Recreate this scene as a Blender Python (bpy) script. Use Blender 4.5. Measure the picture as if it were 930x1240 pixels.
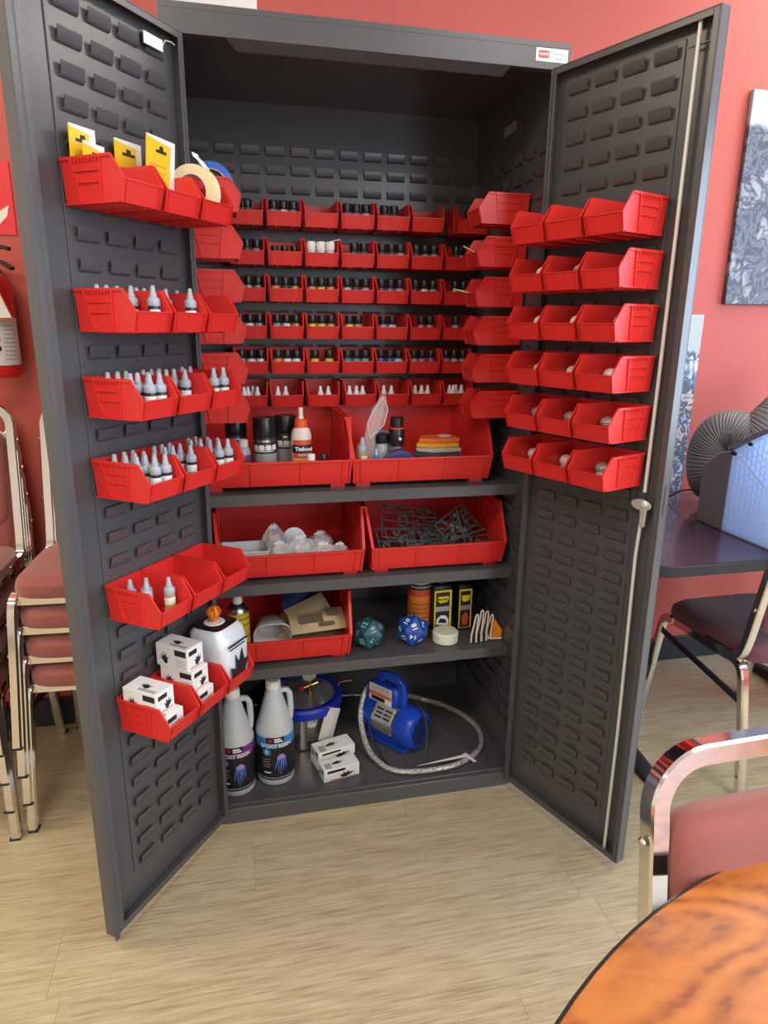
import bpy, bmesh, math, random
from mathutils import Matrix, Vector, Euler
R = random.Random(7)
PI = math.pi
for o in list(bpy.data.objects): bpy.data.objects.remove(o)
S = bpy.context.scene
COL = S.collection

# ------------------------------------------------------------------ camera
CAM_LOC = Vector((-0.3489, -1.6488, 1.3552))
CAM_ROT = Euler((1.30145, -0.01067, -0.22055), 'XYZ')
FPX = 817.9
cd = bpy.data.cameras.new('camera'); cam = bpy.data.objects.new('camera', cd); COL.objects.link(cam)
cam.location = CAM_LOC; cam.rotation_euler = CAM_ROT
cd.sensor_fit = 'VERTICAL'; cd.sensor_height = 36; cd.sensor_width = 27; cd.lens = FPX / 1240 * 36
cd.clip_start = .02; cd.clip_end = 60
S.camera = cam
CR = CAM_ROT.to_matrix()
def at(u, v, axis, val):
    d = CR @ Vector(((u - 465) / FPX, -(v - 620) / FPX, -1))
    t = (val - CAM_LOC[axis]) / d[axis]
    return CAM_LOC + d * t

# ------------------------------------------------------------------ light
S.view_settings.view_transform = 'Standard'
S.view_settings.look = 'None'
S.view_settings.gamma = 1
S.view_settings.use_curve_mapping = False
S.view_settings.exposure = 0.32
w = bpy.data.worlds.new('sky'); S.world = w; w.use_nodes = True
w.node_tree.nodes['Background'].inputs[0].default_value = (.62, .78, 1, 1)
w.node_tree.nodes['Background'].inputs[1].default_value = 1.5
def area(name, loc, rot, sx, sy, power, col):
    l = bpy.data.lights.new(name, 'AREA'); l.shape = 'RECTANGLE'; l.size = sx; l.size_y = sy
    l.energy = power; l.color = col
    o = bpy.data.objects.new(name, l); COL.objects.link(o); o.location = loc; o.rotation_euler = rot
    return o
WARM = (1, .94, .85)
for i, (x, y, e) in enumerate([(-2.15, .0, 30), (2.25, .15, 26), (-1.2, -1.6, 26), (1.3, -1.7, 24), (-1.3, -3.7, 34), (1.5, -4.1, 40)]):
    area('ceiling_panel_light', (x, y, 2.78), (0, 0, 0), 1.2, .6, e, (1, .86, .66) if x < -2 else WARM)
# daylight entering the storefront window
area('window_daylight', (2.5, -4.9, 1.6), (PI / 2, 0, 0), 2.2, 2.0, 90, (.64, .81, 1))
area('window_daylight', (4.12, -1.3, 1.55), (0, PI / 2, 0), 1.9, 2.2, 95, (.60, .79, 1))

# ------------------------------------------------------------------ materials
MATS = {}
def mat(name, col, rough=.5, metal=0, spec=.5, trans=0, ior=1.45, alpha=1, var=0, scale=20, bump=0, bscale=200,
        emit=None, coat=0, sheen=0, stretch=None, bdist=.001):
    if name in MATS: return MATS[name]
    m = bpy.data.materials.new(name); m.use_nodes = True
    nt = m.node_tree; b = nt.nodes['Principled BSDF']
    c = (*col, 1)
    b.inputs['Base Color'].default_value = c
    b.inputs['Roughness'].default_value = rough
    b.inputs['Metallic'].default_value = metal
    b.inputs['Specular IOR Level'].default_value = spec
    b.inputs['Transmission Weight'].default_value = trans
    b.inputs['IOR'].default_value = ior
    b.inputs['Alpha'].default_value = alpha
    b.inputs['Coat Weight'].default_value = coat
    b.inputs['Sheen Weight'].default_value = sheen
    if emit:
        b.inputs['Emission Color'].default_value = (*emit[0], 1); b.inputs['Emission Strength'].default_value = emit[1]
    if var or bump:
        tc = nt.nodes.new('ShaderNodeTexCoord'); src = tc.outputs['Object']
        if stretch:
            mp = nt.nodes.new('ShaderNodeMapping'); mp.inputs['Scale'].default_value = stretch
            nt.links.new(src, mp.inputs[0]); src = mp.outputs[0]
    if var:
        n = nt.nodes.new('ShaderNodeTexNoise'); n.inputs['Scale'].default_value = scale; n.inputs['Detail'].default_value = 4
        nt.links.new(src, n.inputs['Vector'])
        mx = nt.nodes.new('ShaderNodeMix'); mx.data_type = 'RGBA'
        mx.inputs[6].default_value = (*[max(0, k * (1 - var)) for k in col], 1)
        mx.inputs[7].default_value = (*[min(1, k * (1 + var)) for k in col], 1)
        nt.links.new(n.outputs['Fac'], mx.inputs[0]); nt.links.new(mx.outputs[2], b.inputs['Base Color'])
    if bump:
        n2 = nt.nodes.new('ShaderNodeTexNoise'); n2.inputs['Scale'].default_value = bscale; n2.inputs['Detail'].default_value = 3
        nt.links.new(src, n2.inputs['Vector'])
        bp = nt.nodes.new('ShaderNodeBump'); bp.inputs['Strength'].default_value = bump; bp.inputs['Distance'].default_value = bdist
        nt.links.new(n2.outputs['Fac'], bp.inputs['Height']); nt.links.new(bp.outputs[0], b.inputs['Normal'])
    MATS[name] = m
    return m
def ramp_mat(name, stops, rough, mapping, scale=5, detail=6, distortion=0, bump=.1, rand=0, coat=0, wave=None, bdist=.001, nweight=1):
    m = bpy.data.materials.new(name); m.use_nodes = True; MATS[name] = m
    nt = m.node_tree; b = nt.nodes['Principled BSDF']
    b.inputs['Roughness'].default_value = rough; b.inputs['Coat Weight'].default_value = coat; b.inputs['Coat Roughness'].default_value = .08
    tc = nt.nodes.new('ShaderNodeTexCoord'); mp = nt.nodes.new('ShaderNodeMapping'); mp.inputs['Scale'].default_value = mapping
    nt.links.new(tc.outputs['Object'], mp.inputs[0])
    src = mp.outputs[0]
    if rand:
        oi = nt.nodes.new('ShaderNodeObjectInfo'); ad = nt.nodes.new('ShaderNodeVectorMath'); ad.operation = 'MULTIPLY_ADD'
        ad.inputs[1].default_value = (rand, rand * .7, rand * .3)
        cmb = nt.nodes.new('ShaderNodeCombineXYZ')
        for k in range(3): nt.links.new(oi.outputs['Random'], cmb.inputs[k])
        nt.links.new(cmb.outputs[0], ad.inputs[0]); nt.links.new(src, ad.inputs[2]); src = ad.outputs[0]
    if wave:
        n0 = nt.nodes.new('ShaderNodeTexNoise'); n0.inputs['Scale'].default_value = wave[0]; n0.inputs['Detail'].default_value = 2
        nt.links.new(src, n0.inputs['Vector'])
        mu = nt.nodes.new('ShaderNodeMath'); mu.operation = 'MULTIPLY'; mu.inputs[1].default_value = wave[1]
        nt.links.new(n0.outputs['Fac'], mu.inputs[0])
        sn = nt.nodes.new('ShaderNodeMath'); sn.operation = 'SINE'; nt.links.new(mu.outputs[0], sn.inputs[0])
        n1 = nt.nodes.new('ShaderNodeTexNoise'); n1.inputs['Scale'].default_value = scale; n1.inputs['Detail'].default_value = detail
        nt.links.new(src, n1.inputs['Vector'])
        ma = nt.nodes.new('ShaderNodeMath'); ma.operation = 'MULTIPLY_ADD'; ma.inputs[1].default_value = wave[2]
        nw = nt.nodes.new('ShaderNodeMath'); nw.operation = 'MULTIPLY_ADD'; nw.inputs[1].default_value = nweight; nw.inputs[2].default_value = .5 - .5*nweight
        nt.links.new(n1.outputs['Fac'], nw.inputs[0])
        nt.links.new(sn.outputs[0], ma.inputs[0]); nt.links.new(nw.outputs[0], ma.inputs[2]); fac = ma.outputs[0]
    else:
        n = nt.nodes.new('ShaderNodeTexNoise'); n.inputs['Scale'].default_value = scale; n.inputs['Detail'].default_value = detail
        n.inputs['Distortion'].default_value = distortion
        nt.links.new(src, n.inputs['Vector']); fac = n.outputs['Fac']
    r = nt.nodes.new('ShaderNodeValToRGB'); el = r.color_ramp.elements
    el[0].position, el[0].color = stops[0][0], (*stops[0][1], 1)
    el[1].position, el[1].color = stops[-1][0], (*stops[-1][1], 1)
    for p, c in stops[1:-1]:
        e = el.new(p); e.color = (*c, 1)
    nt.links.new(fac, r.inputs[0]); nt.links.new(r.outputs[0], b.inputs['Base Color'])
    if bump:
        bp = nt.nodes.new('ShaderNodeBump'); bp.inputs['Strength'].default_value = bump; bp.inputs['Distance'].default_value = bdist
        nt.links.new(fac, bp.inputs['Height']); nt.links.new(bp.outputs[0], b.inputs['Normal'])
    return m

M_STEEL = mat('cabinet_paint', (.076, .076, .079), .28, 0, .5, var=.06, scale=3, bump=.04, bscale=600, bdist=.0004)
M_RED = mat('red_plastic', (.62, .027, .022), .36, 0, .5, var=.05, scale=12)
M_WALL = mat('red_wall_paint', (.46, .084, .062), .55, var=.04, scale=3, bump=.15, bscale=220)
M_WHITEWALL = mat('white_wall_paint', (.75, .72, .66), .7, var=.03, scale=3)
M_CEIL = mat('ceiling_tile', (.80, .78, .74), .8, var=.03, scale=4)
M_BLACKRUB = mat('black_rubber', (.018, .018, .02), .45, var=.2, scale=30)
M_CHROME = mat('chrome', (.78, .77, .75), .09, 1, var=.03, scale=8)
M_STEELBARE = mat('bare_steel', (.62, .62, .6), .25, 1, var=.05, scale=40)
M_ZINC = mat('zinc_rod', (.70, .74, .71), .4, .25, var=.08, scale=60)
M_BLACK = mat('black_plastic', (.012, .012, .013), .3, var=.2, scale=40)
M_WHITE = mat('white_plastic', (.78, .78, .76), .35, var=.04, scale=30)
M_PAPER = mat('white_card', (.74, .74, .72), .55, var=.04, scale=30)
M_INK = mat('black_ink', (.015, .015, .017), .5, var=.1, scale=60)
M_BLUE = mat('blue_enamel', (.012, .055, .42), .28, var=.08, scale=20)
M_BRASS = mat('brass', (.62, .40, .12), .25, 1, var=.08, scale=50)
M_SEAT = mat('mauve_fabric', (.26, .075, .062), .85, var=.22, scale=900, bump=.5, bscale=700, sheen=.3)
M_SEAT_SHADED = mat('shaded_mauve_fabric', (.13, .032, .045), .85, var=.2, scale=900, bump=.5, bscale=700, sheen=.3)  # the mauve seat fabric again, with the shade under the table put into its colour
M_GREYCAP = mat('grey_nozzle_plastic', (.33, .37, .41), .4, var=.06, scale=60)
M_GLASSDARK = mat('dark_paint_glass', (.03, .03, .035), .15, var=.1, scale=60)
M_CLEAR = mat('clear_plastic', (.92, .93, .93), .12, trans=.85, ior=1.2, var=.02, scale=40)
M_FLOOR = ramp_mat('oak_vinyl', [(.25, (.21, .165, .092)), (.42, (.345, .285, .172)), (.55, (.415, .352, .22)), (.75, (.48, .42, .28))], .45,
                   (2.4, 46, 1), 4.2, 15, .3, .05, rand=31, wave=(.35, 14, .03), nweight=.85)
M_CHERRY = ramp_mat('cherry_laminate', [(.36, (.19, .050, .008)), (.44, (.31, .092, .015)), (.54, (.375, .120, .021)), (.68, (.42, .145, .030))], .40,
                    (1.0, 2.2, 1), 40.0, 5, .4, .0, coat=0, wave=(1.5, 120, .10), nweight=.35)

# ------------------------------------------------------------------ mesh builder
class MB:
    def __init__(s): s.v = []; s.f = []; s.m = []; s.M = Matrix.Identity(4); s.k = 0
    def add(s, vs, fs):
        n = len(s.v); s.v += [s.M @ Vector(p) for p in vs]
        for f in fs: s.f.append([n + i for i in f]); s.m.append(s.k)
    def box(s, x0, x1, y0, y1, z0, z1):
        s.add([(x, y, z) for z in (z0, z1) for y in (y0, y1) for x in (x0, x1)],
              [(0, 2, 3, 1), (4, 5, 7, 6), (0, 1, 5, 4), (2, 6, 7, 3), (0, 4, 6, 2), (1, 3, 7, 5)])
        return s
    def cbox(s, c, sz): return s.box(c[0]-sz[0]/2, c[0]+sz[0]/2, c[1]-sz[1]/2, c[1]+sz[1]/2, c[2]-sz[2]/2, c[2]+sz[2]/2)
    def hexa(s, a, b):   # two quads (4 pts each), a below b
        s.add(list(a) + list(b), [(3, 2, 1, 0), (4, 5, 6, 7), (0, 1, 5, 4), (1, 2, 6, 5), (2, 3, 7, 6), (3, 0, 4, 7)]); return s
    def loft(s, rings, cap=True, closed=True):
        n = len(rings[0]); vs = [p for r in rings for p in r]; fs = []
        for i in range(len(rings) - 1):
            for j in range(n if closed else n - 1):
                k = (j + 1) % n
                fs.append((i*n + j, i*n + k, (i+1)*n + k, (i+1)*n + j))
        if cap: fs += [tuple(reversed(range(n))), tuple(range((len(rings)-1)*n, len(rings)*n))]
        s.add(vs, fs); return s
    def lathe(s, prof, n=16, c=(0, 0, 0), cap=True):
        return s.loft([[(c[0]+r*math.cos(2*PI*j/n), c[1]+r*math.sin(2*PI*j/n), c[2]+z) for j in range(n)] for r, z in prof], cap)
    def cyl(s, c, r, h, n=16): return s.lathe([(r, 0), (r, h)], n, c)
    def ring(s, ro, ri, h, n=32, c=(0, 0, 0)):
        return s.loft([[(c[0]+r*math.cos(2*PI*j/n), c[1]+r*math.sin(2*PI*j/n), c[2]+z) for j in range(n)] for r, z in ((ro, 0), (ro, h), (ri, h), (ri, 0), (ro, 0))], False)
    def prism(s, poly, d0, d1, plane='xy'):
        def P(p, d): return {'xy': (p[0], p[1], d), 'xz': (p[0], d, p[1]), 'yz': (d, p[0], p[1])}[plane]
        n = len(poly)
        s.add([P(p, d0) for p in poly] + [P(p, d1) for p in poly],
              [tuple(reversed(range(n))), tuple(range(n, 2*n))] + [(i, (i+1) % n, n + (i+1) % n, n + i) for i in range(n)]); return s
    def sweep(s, path, sec, closed=False, up=(0, 0, 1), cap=True):
        path = [Vector(p) for p in path]; rings = []; n = len(path); nrm = None
        for i, p in enumerate(path):
            a = path[i-1] if (i or closed) else p; b = path[(i+1) % n] if (i < n-1 or closed) else p
            t = (b - a).normalized()
            if nrm is None:
                u = Vector(up)
                if abs(u.dot(t)) > .95: u = Vector((1, 0, 0)) if abs(t.x) < .9 else Vector((0, 1, 0))
                nrm = (u - t * u.dot(t)).normalized()
            else:
                nrm = (nrm - t * nrm.dot(t))
                nrm = nrm.normalized() if nrm.length > 1e-6 else Vector((0, 0, 1))
            bi = t.cross(nrm)
            # widen at bends
            rings.append([tuple(p + nrm * q[1] + bi * q[0]) for q in sec])
        if closed: rings.append(rings[0])
        return s.loft(rings, cap and not closed)
    def tube(s, path, r, n=8, closed=False, up=(0, 0, 1)):
        return s.sweep(path, [(r*math.cos(2*PI*j/n), r*math.sin(2*PI*j/n)) for j in range(n)], closed, up)
    def rtube(s, path, a, b, up=(0, 0, 1)):
        c = min(a, b) * .18; a /= 2; b /= 2
        return s.sweep(path, [(a, b-c), (a-c, b), (c-a, b), (-a, b-c), (-a, c-b), (c-a, -b), (a-c, -b), (a, c-b)], False, up)
    def bar(s, p, q, a, b, up=(0, 0, 1)):
        a /= 2; b /= 2
        return s.sweep([p, q], [(a, b), (-a, b), (-a, -b), (a, -b)], False, up)
    def sphere(s, c, r, n=12, sq=(1, 1, 1)):
        h = n // 2
        return s.loft([[(c[0]+sq[0]*r*math.sin(PI*max(i, .02)/h if i < h else PI*.995)*math.cos(2*PI*j/n),
                         c[1]+sq[1]*r*math.sin(PI*max(i, .02)/h if i < h else PI*.995)*math.sin(2*PI*j/n),
                         c[2]-sq[2]*r*math.cos(PI*i/h)) for j in range(n)] for i in range(h+1)])
    def mesh(s, name, mats, bevel=0, seg=1, angle=35, smooth=True):
        me = bpy.data.meshes.new(name)
        me.from_pydata([tuple(p) for p in s.v], [], s.f)
        mats = mats if isinstance(mats, (list, tuple)) else [mats]
        for m in mats: me.materials.append(m)
        me.polygons.foreach_set('material_index', s.m)
        bm = bmesh.new(); bm.from_mesh(me)
        bmesh.ops.recalc_face_normals(bm, faces=bm.faces)
        if bevel:
            es = [e for e in bm.edges if len(e.link_faces) == 2 and e.calc_face_angle(0) > math.radians(40)]
            bmesh.ops.bevel(bm, geom=es, offset=bevel, segments=seg, affect='EDGES', profile=.6, clamp_overlap=True)
        bm.to_mesh(me); bm.free()
        if smooth:
            me.shade_smooth(); me.set_sharp_from_angle(angle=math.radians(angle))
        return me
    def build(s, name, mats, parent=None, loc=(0, 0, 0), rot=(0, 0, 0), **k):
        return link(name, s.mesh(name, mats, **k), parent, loc, rot)
def link(name, me, parent=None, loc=(0, 0, 0), rot=(0, 0, 0)):
    o = bpy.data.objects.new(name, me); COL.objects.link(o); o.parent = parent
    o.location = loc; o.rotation_euler = rot
    return o
def tag(o, label, cat, group=None):
    o['label'] = label; o['category'] = cat
    if group: o['group'] = group
    return o
def empty(name, label, cat, loc=(0, 0, 0), rot=(0, 0, 0), group=None):
    o = link(name, None, None, loc, rot); o.empty_display_size = .02
    return tag(o, label, cat, group)
def structure(o): o['kind'] = 'structure'; return o
def copy_tree(root, loc, rot, label=None, group=None, scale=None):
    def cp(o, par):
        c = o.copy(); COL.objects.link(c); c.parent = par
        for ch in o.children: cp(ch, c)
        return c
    r = cp(root, None); r.location = loc; r.rotation_euler = rot
    if scale: r.scale = (scale,) * 3
    if label: r['label'] = label
    if group: r['group'] = group
    return r
def text_mesh(txt, size, bold=0, align='CENTER'):
    cu = bpy.data.curves.new('lettering', 'FONT'); cu.body = txt; cu.size = size; cu.align_x = align; cu.align_y = 'CENTER'
    cu.offset = bold; cu.resolution_u = 2
    o = bpy.data.objects.new('lettering', cu); COL.objects.link(o)
    bpy.context.view_layer.update()
    me = bpy.data.meshes.new_from_object(o.evaluated_get(bpy.context.evaluated_depsgraph_get()))
    bpy.data.objects.remove(o); bpy.data.curves.remove(cu)
    return me
def text_on(name, txt, size, material, parent, loc=(0, 0, 0), rot=(PI/2, 0, 0), bold=0, align='CENTER', sx=1):
    me = text_mesh(txt, size, bold, align); me.materials.clear(); me.materials.append(material)
    if sx != 1:
        for v in me.vertices: v.co.x *= sx
    return link(name, me, parent, loc, rot)
def text_wrap(name, txt, size, material, parent, r, z, a0=-PI/2, bold=0, sx=1):
    """lettering bent round a vertical cylinder of radius r, facing angle a0"""
    me = text_mesh(txt, size, bold); me.materials.clear(); me.materials.append(material)
    for v in me.vertices:
        a = a0 + v.co.x * sx / r; v.co = Vector((r*math.cos(a), r*math.sin(a), z + v.co.y))
    return link(name, me, parent)
def wrap_patch(mb, r, a0, a1, z0, z1, n=8):
    """thin raised patch on a vertical cylinder"""
    rings = [[(q*math.cos(a), q*math.sin(a), z) for q, z in ((r-.0006, z0), (r, z0), (r, z1), (r-.0006, z1))]
             for a in [a0 + (a1-a0)*i/n for i in range(n+1)]]
    mb.loft(rings)
ORD = ['first', 'second', 'third', 'fourth', 'fifth', 'sixth', 'seventh', 'eighth', 'ninth', 'tenth', 'eleventh']
LMR = {1: ['only'], 2: ['left', 'right'], 3: ['left', 'middle', 'right'], 4: ['leftmost', 'second', 'rightmost', 'rear']}
ROW = ['top', 'second', 'third', 'fourth', 'fifth', 'bottom']

# ------------------------------------------------------------------ room
X0, X1, Y0, Y1, ZC = -3.2, 4.2, -5.0, .63, 2.8
structure(MB().box(X0, X1, Y1, Y1+.1, 0, ZC).build('wall_back', M_WALL))
structure(MB().box(X0-.1, X0, Y0-.1, Y1+.1, 0, ZC).build('wall_left', M_WHITEWALL))
structure(MB().box(X1, X1+.1, Y0-.1, -2.4, 0, ZC).box(X1, X1+.1, -.2, Y1+.1, 0, ZC).box(X1, X1+.1, -2.4, -.2, 0, .6).box(X1, X1+.1, -2.4, -.2, 2.5, ZC).build('wall_right', M_WALL))
structure(MB().box(X1+.02, X1+.08, -2.4, -2.35, .6, 2.5).box(X1+.02, X1+.08, -.25, -.2, .6, 2.5).box(X1+.02, X1+.08, -2.35, -.25, .6, .65).box(X1+.02, X1+.08, -2.35, -.25, 2.45, 2.5).build('window_2', M_STEELBARE))
f = MB()
f.box(X0, 1.4, Y0-.1, Y0, 0, ZC).box(1.4, 3.6, Y0-.1, Y0, 0, .6).box(1.4, 3.6, Y0-.1, Y0, 2.6, ZC).box(3.6, X1, Y0-.1, Y0, 0, ZC)
structure(f.build('wall_front', M_WHITEWALL))
structure(MB().box(X0-.1, X1+.1, Y0-.1, Y1+.1, ZC, ZC+.1).build('ceiling', M_CEIL))
wf = structure(MB().box(1.4, 1.45, Y0-.08, Y0-.02, .6, 2.6).box(3.55, 3.6, Y0-.08, Y0-.02, .6, 2.6).box(1.45, 3.55, Y0-.08, Y0-.02, .6, .65)
               .box(1.45, 3.55, Y0-.08, Y0-.02, 2.55, 2.6).box(2.47, 2.53, Y0-.08, Y0-.02, .65, 2.55).build('window_1', M_STEELBARE))
structure(MB().box(X0, X1, Y1-.012, Y1, 0, .105).build('baseboard_back', M_BLACKRUB, bevel=.003))
# floor: base slab with vinyl planks laid on it
floor = structure(MB().box(X0-.1, X1+.1, Y0-.1, Y1+.1, -.1, -.006).build('floor', mat('floor_underlay', (.30, .23, .14), .6, var=.1)))
PW, PL = .1815, 1.22
pm = {}
def plank_mesh(L):
    key = round(L, 3)
    if key not in pm: pm[key] = MB().box(0, L-.0004, 0, PW-.0004, -.006, 0).mesh('plank', M_FLOOR, bevel=.0003)
    return pm[key]
ang = math.radians(-2.2)
offs = {0: .466, -1: .183}
prow = MB()
def clip_room(L, x, y): return x
for r in range(-16, 7):
    y = -.4435 + PW * (r - 1)
    base = offs.get(r, (r * .437) % PL)
    for k in range(-4, 4):
        x = base + k * PL
        if x + PL < X0 or x > X1 or y + PW < Y0 - .1: continue
        xa, xb = max(x, X0), min(x + PL, X1)
        if xb - xa < .1 or y + PW > Y1 + .05: continue
        c, s_ = math.cos(0), 0
        link('plank', plank_mesh(xb - xa), floor, (xa, y, 0))

# ------------------------------------------------------------------ cabinet
CW, CH, CD = .457, 1.985, .60         # half width, height, depth
XI, YB = .447, .578                   # inner side face, inner back face
SILL, FLR = .0465, .0215
SH = [.9218, .6671, .4102]
CABY = .012
cab = empty('storage_cabinet', 'tall dark grey steel storage cabinet with both louvered doors swung open', 'cabinet')
lou = MB()
LW, LH = .053, .024
# louver: a pressed tab, open along its upper edge (local: panel at y=0, proud towards -y)
sec = [(.0005, -.001), (-.0046, .0004), (-.0078, .005), (-.0098, LH), (-.0086, LH), (-.0062, .008), (-.0006, .004), (.0008, .004)]
lou.loft([[(x + (0.003 if i == 0 else -.003) * (0 if k else 1) * (1 if abs(p[0]) > .005 else 0), p[0], p[1]) for p in sec] for i, (x, k) in enumerate(((-LW/2, 1), (LW/2, 1)))])
LOUV = lou.mesh('louver', M_STEEL, angle=50)
def louvers(parent, xs, zs, y=0, rz=0):
    for z in zs:
        for x in xs: link('louver', LOUV, parent, (x, y, z), (0, 0, rz))
# back panel
bp_ = MB().box(-XI, XI, YB, CD, .01, CH-.012).build('back_panel', M_STEEL, cab)
louvers(bp_, [-.4055 + .0735*k for k in range(12)], [1.835 - .0512*k for k in range(15)], YB)
louvers(bp_, [.035 + .0735*k for k in range(3)], [.62 - .0512*k for k in range(3)], YB)
# sides (front edge returned inwards)
for s in (-1, 1):
    q = MB()
    q.box(min(s*CW, s*XI), max(s*CW, s*XI), CABY, CD, 0, CH-.012)
    q.box(min(s*CW, s*.432), max(s*CW, s*.432), CABY, CABY+.004, .03, CH-.05)
    sp = q.build('side_panel', M_STEEL, cab, bevel=.0008)
    ys = [.085, .16, .235, .31, .385, .46]
    zz = [1.776 - .0526*k for k in range(34)]
    zz = [z for z in zz if not any(abs(z + .01 - h) < .035 for h in SH) and z > .13]
    if s > 0: louvers(sp, [], [])
    for z in zz:
        for y in ys:
            if s < 0 and not (.7 < z < .95 or z > 1.7): continue
            if z > 1.16 and z < 1.7 and y > .1: continue
            link('louver', LOUV, sp, (s*XI, y, z), (0, 0, -s*PI/2))
# top with front header
top = MB()
top.box(-CW, CW, 0, CD, CH-.012, CH)
top.box(-CW, CW, 0, .004, CH-.056, CH-.012)
top.box(-CW, -CW+.01, .004, CABY, CH-.056, CH-.012).box(CW-.01, CW, .004, CABY, CH-.056, CH-.012)
top.box(-.436, .436, .004, .022, CH-.056, CH-.053)
top.hexa([(-.300, .028, 1.917), (.303, .028, 1.917), (.303, .030, 1.9145), (-.300, .030, 1.9145)],
         [(-.324, .000, 1.9305), (.312, .000, 1.9305), (.312, .002, 1.929), (-.324, .002, 1.929)])
top.build('top_panel', M_STEEL, cab, bevel=.001)
# sill and floor pan
b = MB()
b.prism([(-CW, CABY), (-.418, 0), (.418, 0), (CW, CABY), (CW, .02), (-CW, .02)], 0, SILL)
b.box(-.44, .44, .02, .03, .01, SILL)
b.build('base_sill', M_STEEL, cab, bevel=.0012)
MB().box(-XI, XI, .03, YB, .012, FLR).build('floor_pan', M_STEEL, cab)
for z in SH:
    MB().box(-XI+.002, XI-.002, .111, YB-.002, z-.004, z).box(-XI+.002, XI-.002, .111, .115, z-.031, z-.004).box(-XI+.002, XI-.002, .115, .13, z-.031, z-.028)\
        .build('shelf', M_STEEL, cab, bevel=.0008)
# maker's plate on the header
pl = MB().box(-.0395, .0395, -.0012, 0, -.0135, .0135).build('name_plate', mat('plate_white', (.80, .80, .78), .4, var=.02), cab, (.4095, -.0002, 1.957))
pl['label'] = 'white maker plate with small red logo'
MB().box(-.0165, .0085, -.0018, -.0012, -.0065, .0085).build('logo_block', mat('logo_red', (.55, .05, .04), .4, var=.05), pl, (-.0165, 0, 0))
text_on('lettering', 'ULINE', .0078, M_PAPER, pl, (-.0205, -.0021, .001), bold=.0003)
text_on('lettering', '1-800-295-5510', .0052, M_INK, pl, (.0185, -.0014, .003))
text_on('lettering', 'uline.com', .0055, M_INK, pl, (.0185, -.0014, -.006))
lab = MB().box(-.0006, 0, -.042, .042, -.013, .013).build('inner_sticker', mat('sticker_grey', (.28, .27, .26), .5, var=.3, scale=120), cab, (XI, .32, 1.885))

# doors -------------------------------------------------------------
ZB, ZT, DW, DT, REC, LIP = .0295, 1.929, .4112, .028, .022, .0155
TH = {1: 1.9444, -1: 2.195}
HX, HY = .4087, -.0041
def yaw(s): return (TH[s] - PI) if s > 0 else (PI - TH[s])
def door_xy(s, u, n):     # u from hinge, n towards the room side of the inner face
    t = TH[s]
    return (s*HX - s*math.cos(t)*u - s*math.sin(t)*n, HY - math.sin(t)*u + math.cos(t)*n)
DOOR = {}
for s in (1, -1):
    # mesh in local axes: +x runs hinge->free for the right door, mirrored for the left one; +y goes outwards
    q = MB()
    X = lambda a, b: (min(s*a, s*b), max(s*a, s*b))
    q.box(*X(0, DW), DT-.003, DT, ZB, ZT)
    q.box(*X(0, .003), 0, DT-.003, ZB, ZT); q.box(*X(DW-.003, DW), 0, DT-.003, ZB, ZT)
    q.box(*X(.003, DW-.003), 0, DT-.003, ZB, ZB+.003); q.box(*X(.003, DW-.003), 0, DT-.003, ZT-.003, ZT)
    q.box(*X(.003, LIP), 0, .002, ZB+.003, ZT-.003); q.box(*X(DW-LIP, DW-.003), 0, .002, ZB+.003, ZT-.003)
    q.box(*X(LIP, DW-LIP), 0, .002, ZB+.003, ZB+.0165); q.box(*X(LIP, DW-LIP), 0, .002, ZT-.0155, ZT-.003)
    d = q.build('door', M_STEEL, cab, (s*HX, HY, 0), (0, 0, yaw(s)), bevel=.0008)
    DOOR[s] = d
    MB().box(*X(.028, .330), REC, DT-.003, .115, 1.90).build('louver_panel', M_STEEL, d, bevel=.0012)
    louvers(d, [s*(c + LW/2) for c in (.044, .117, .191, .2655)] if s > 0 else [s*(c - LW/2) for c in (.0955, .168, .240, .3135)],
            [1.8665 - .05265*k for k in range(34)], REC)
    # hinge knuckle strip
    MB().box(*X(-.004, 0), .004, DT-.004, ZB+.02, ZT-.02).build('hinge_strip', M_STEEL, d, bevel=.001)
    for u, z in ((.115, 1.889), (.27, 1.889), (.075, .145), (.2, 1.60)):
        MB().lathe([(.005, 0), (.004, .0012), (.001, .0014)], 10).build('rivet', M_STEEL, d, (s*u, REC-.0002, z), (PI/2, 0, 0))
d = DOOR[-1]
# overlap strip on the free edge of the left-hand leaf
MB().box(-DW-.013, -DW, .0, .0025, ZB-.012, ZT).box(-DW-.013, -DW-.0105, .0025, DT, ZB-.0, ZT).build('overlap_strip', M_STEEL, d, bevel=.0006)
br = MB().box(-.112, -.058, .004, .0075, 1.874, 1.896).box(-.112, -.058, .0075, REC, 1.893, 1.896)
br.build('catch_bracket', mat('catch_steel', (.55, .60, .56), .3, .7, var=.05), d, bevel=.0008)
MB().tube([(-.058, .006, 1.886), (-.048, .006, 1.899), (-.030, .006, 1.902), (-.02, .006, 1.90)], .0012, 6).build('catch_wire', M_ZINC, d)
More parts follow.
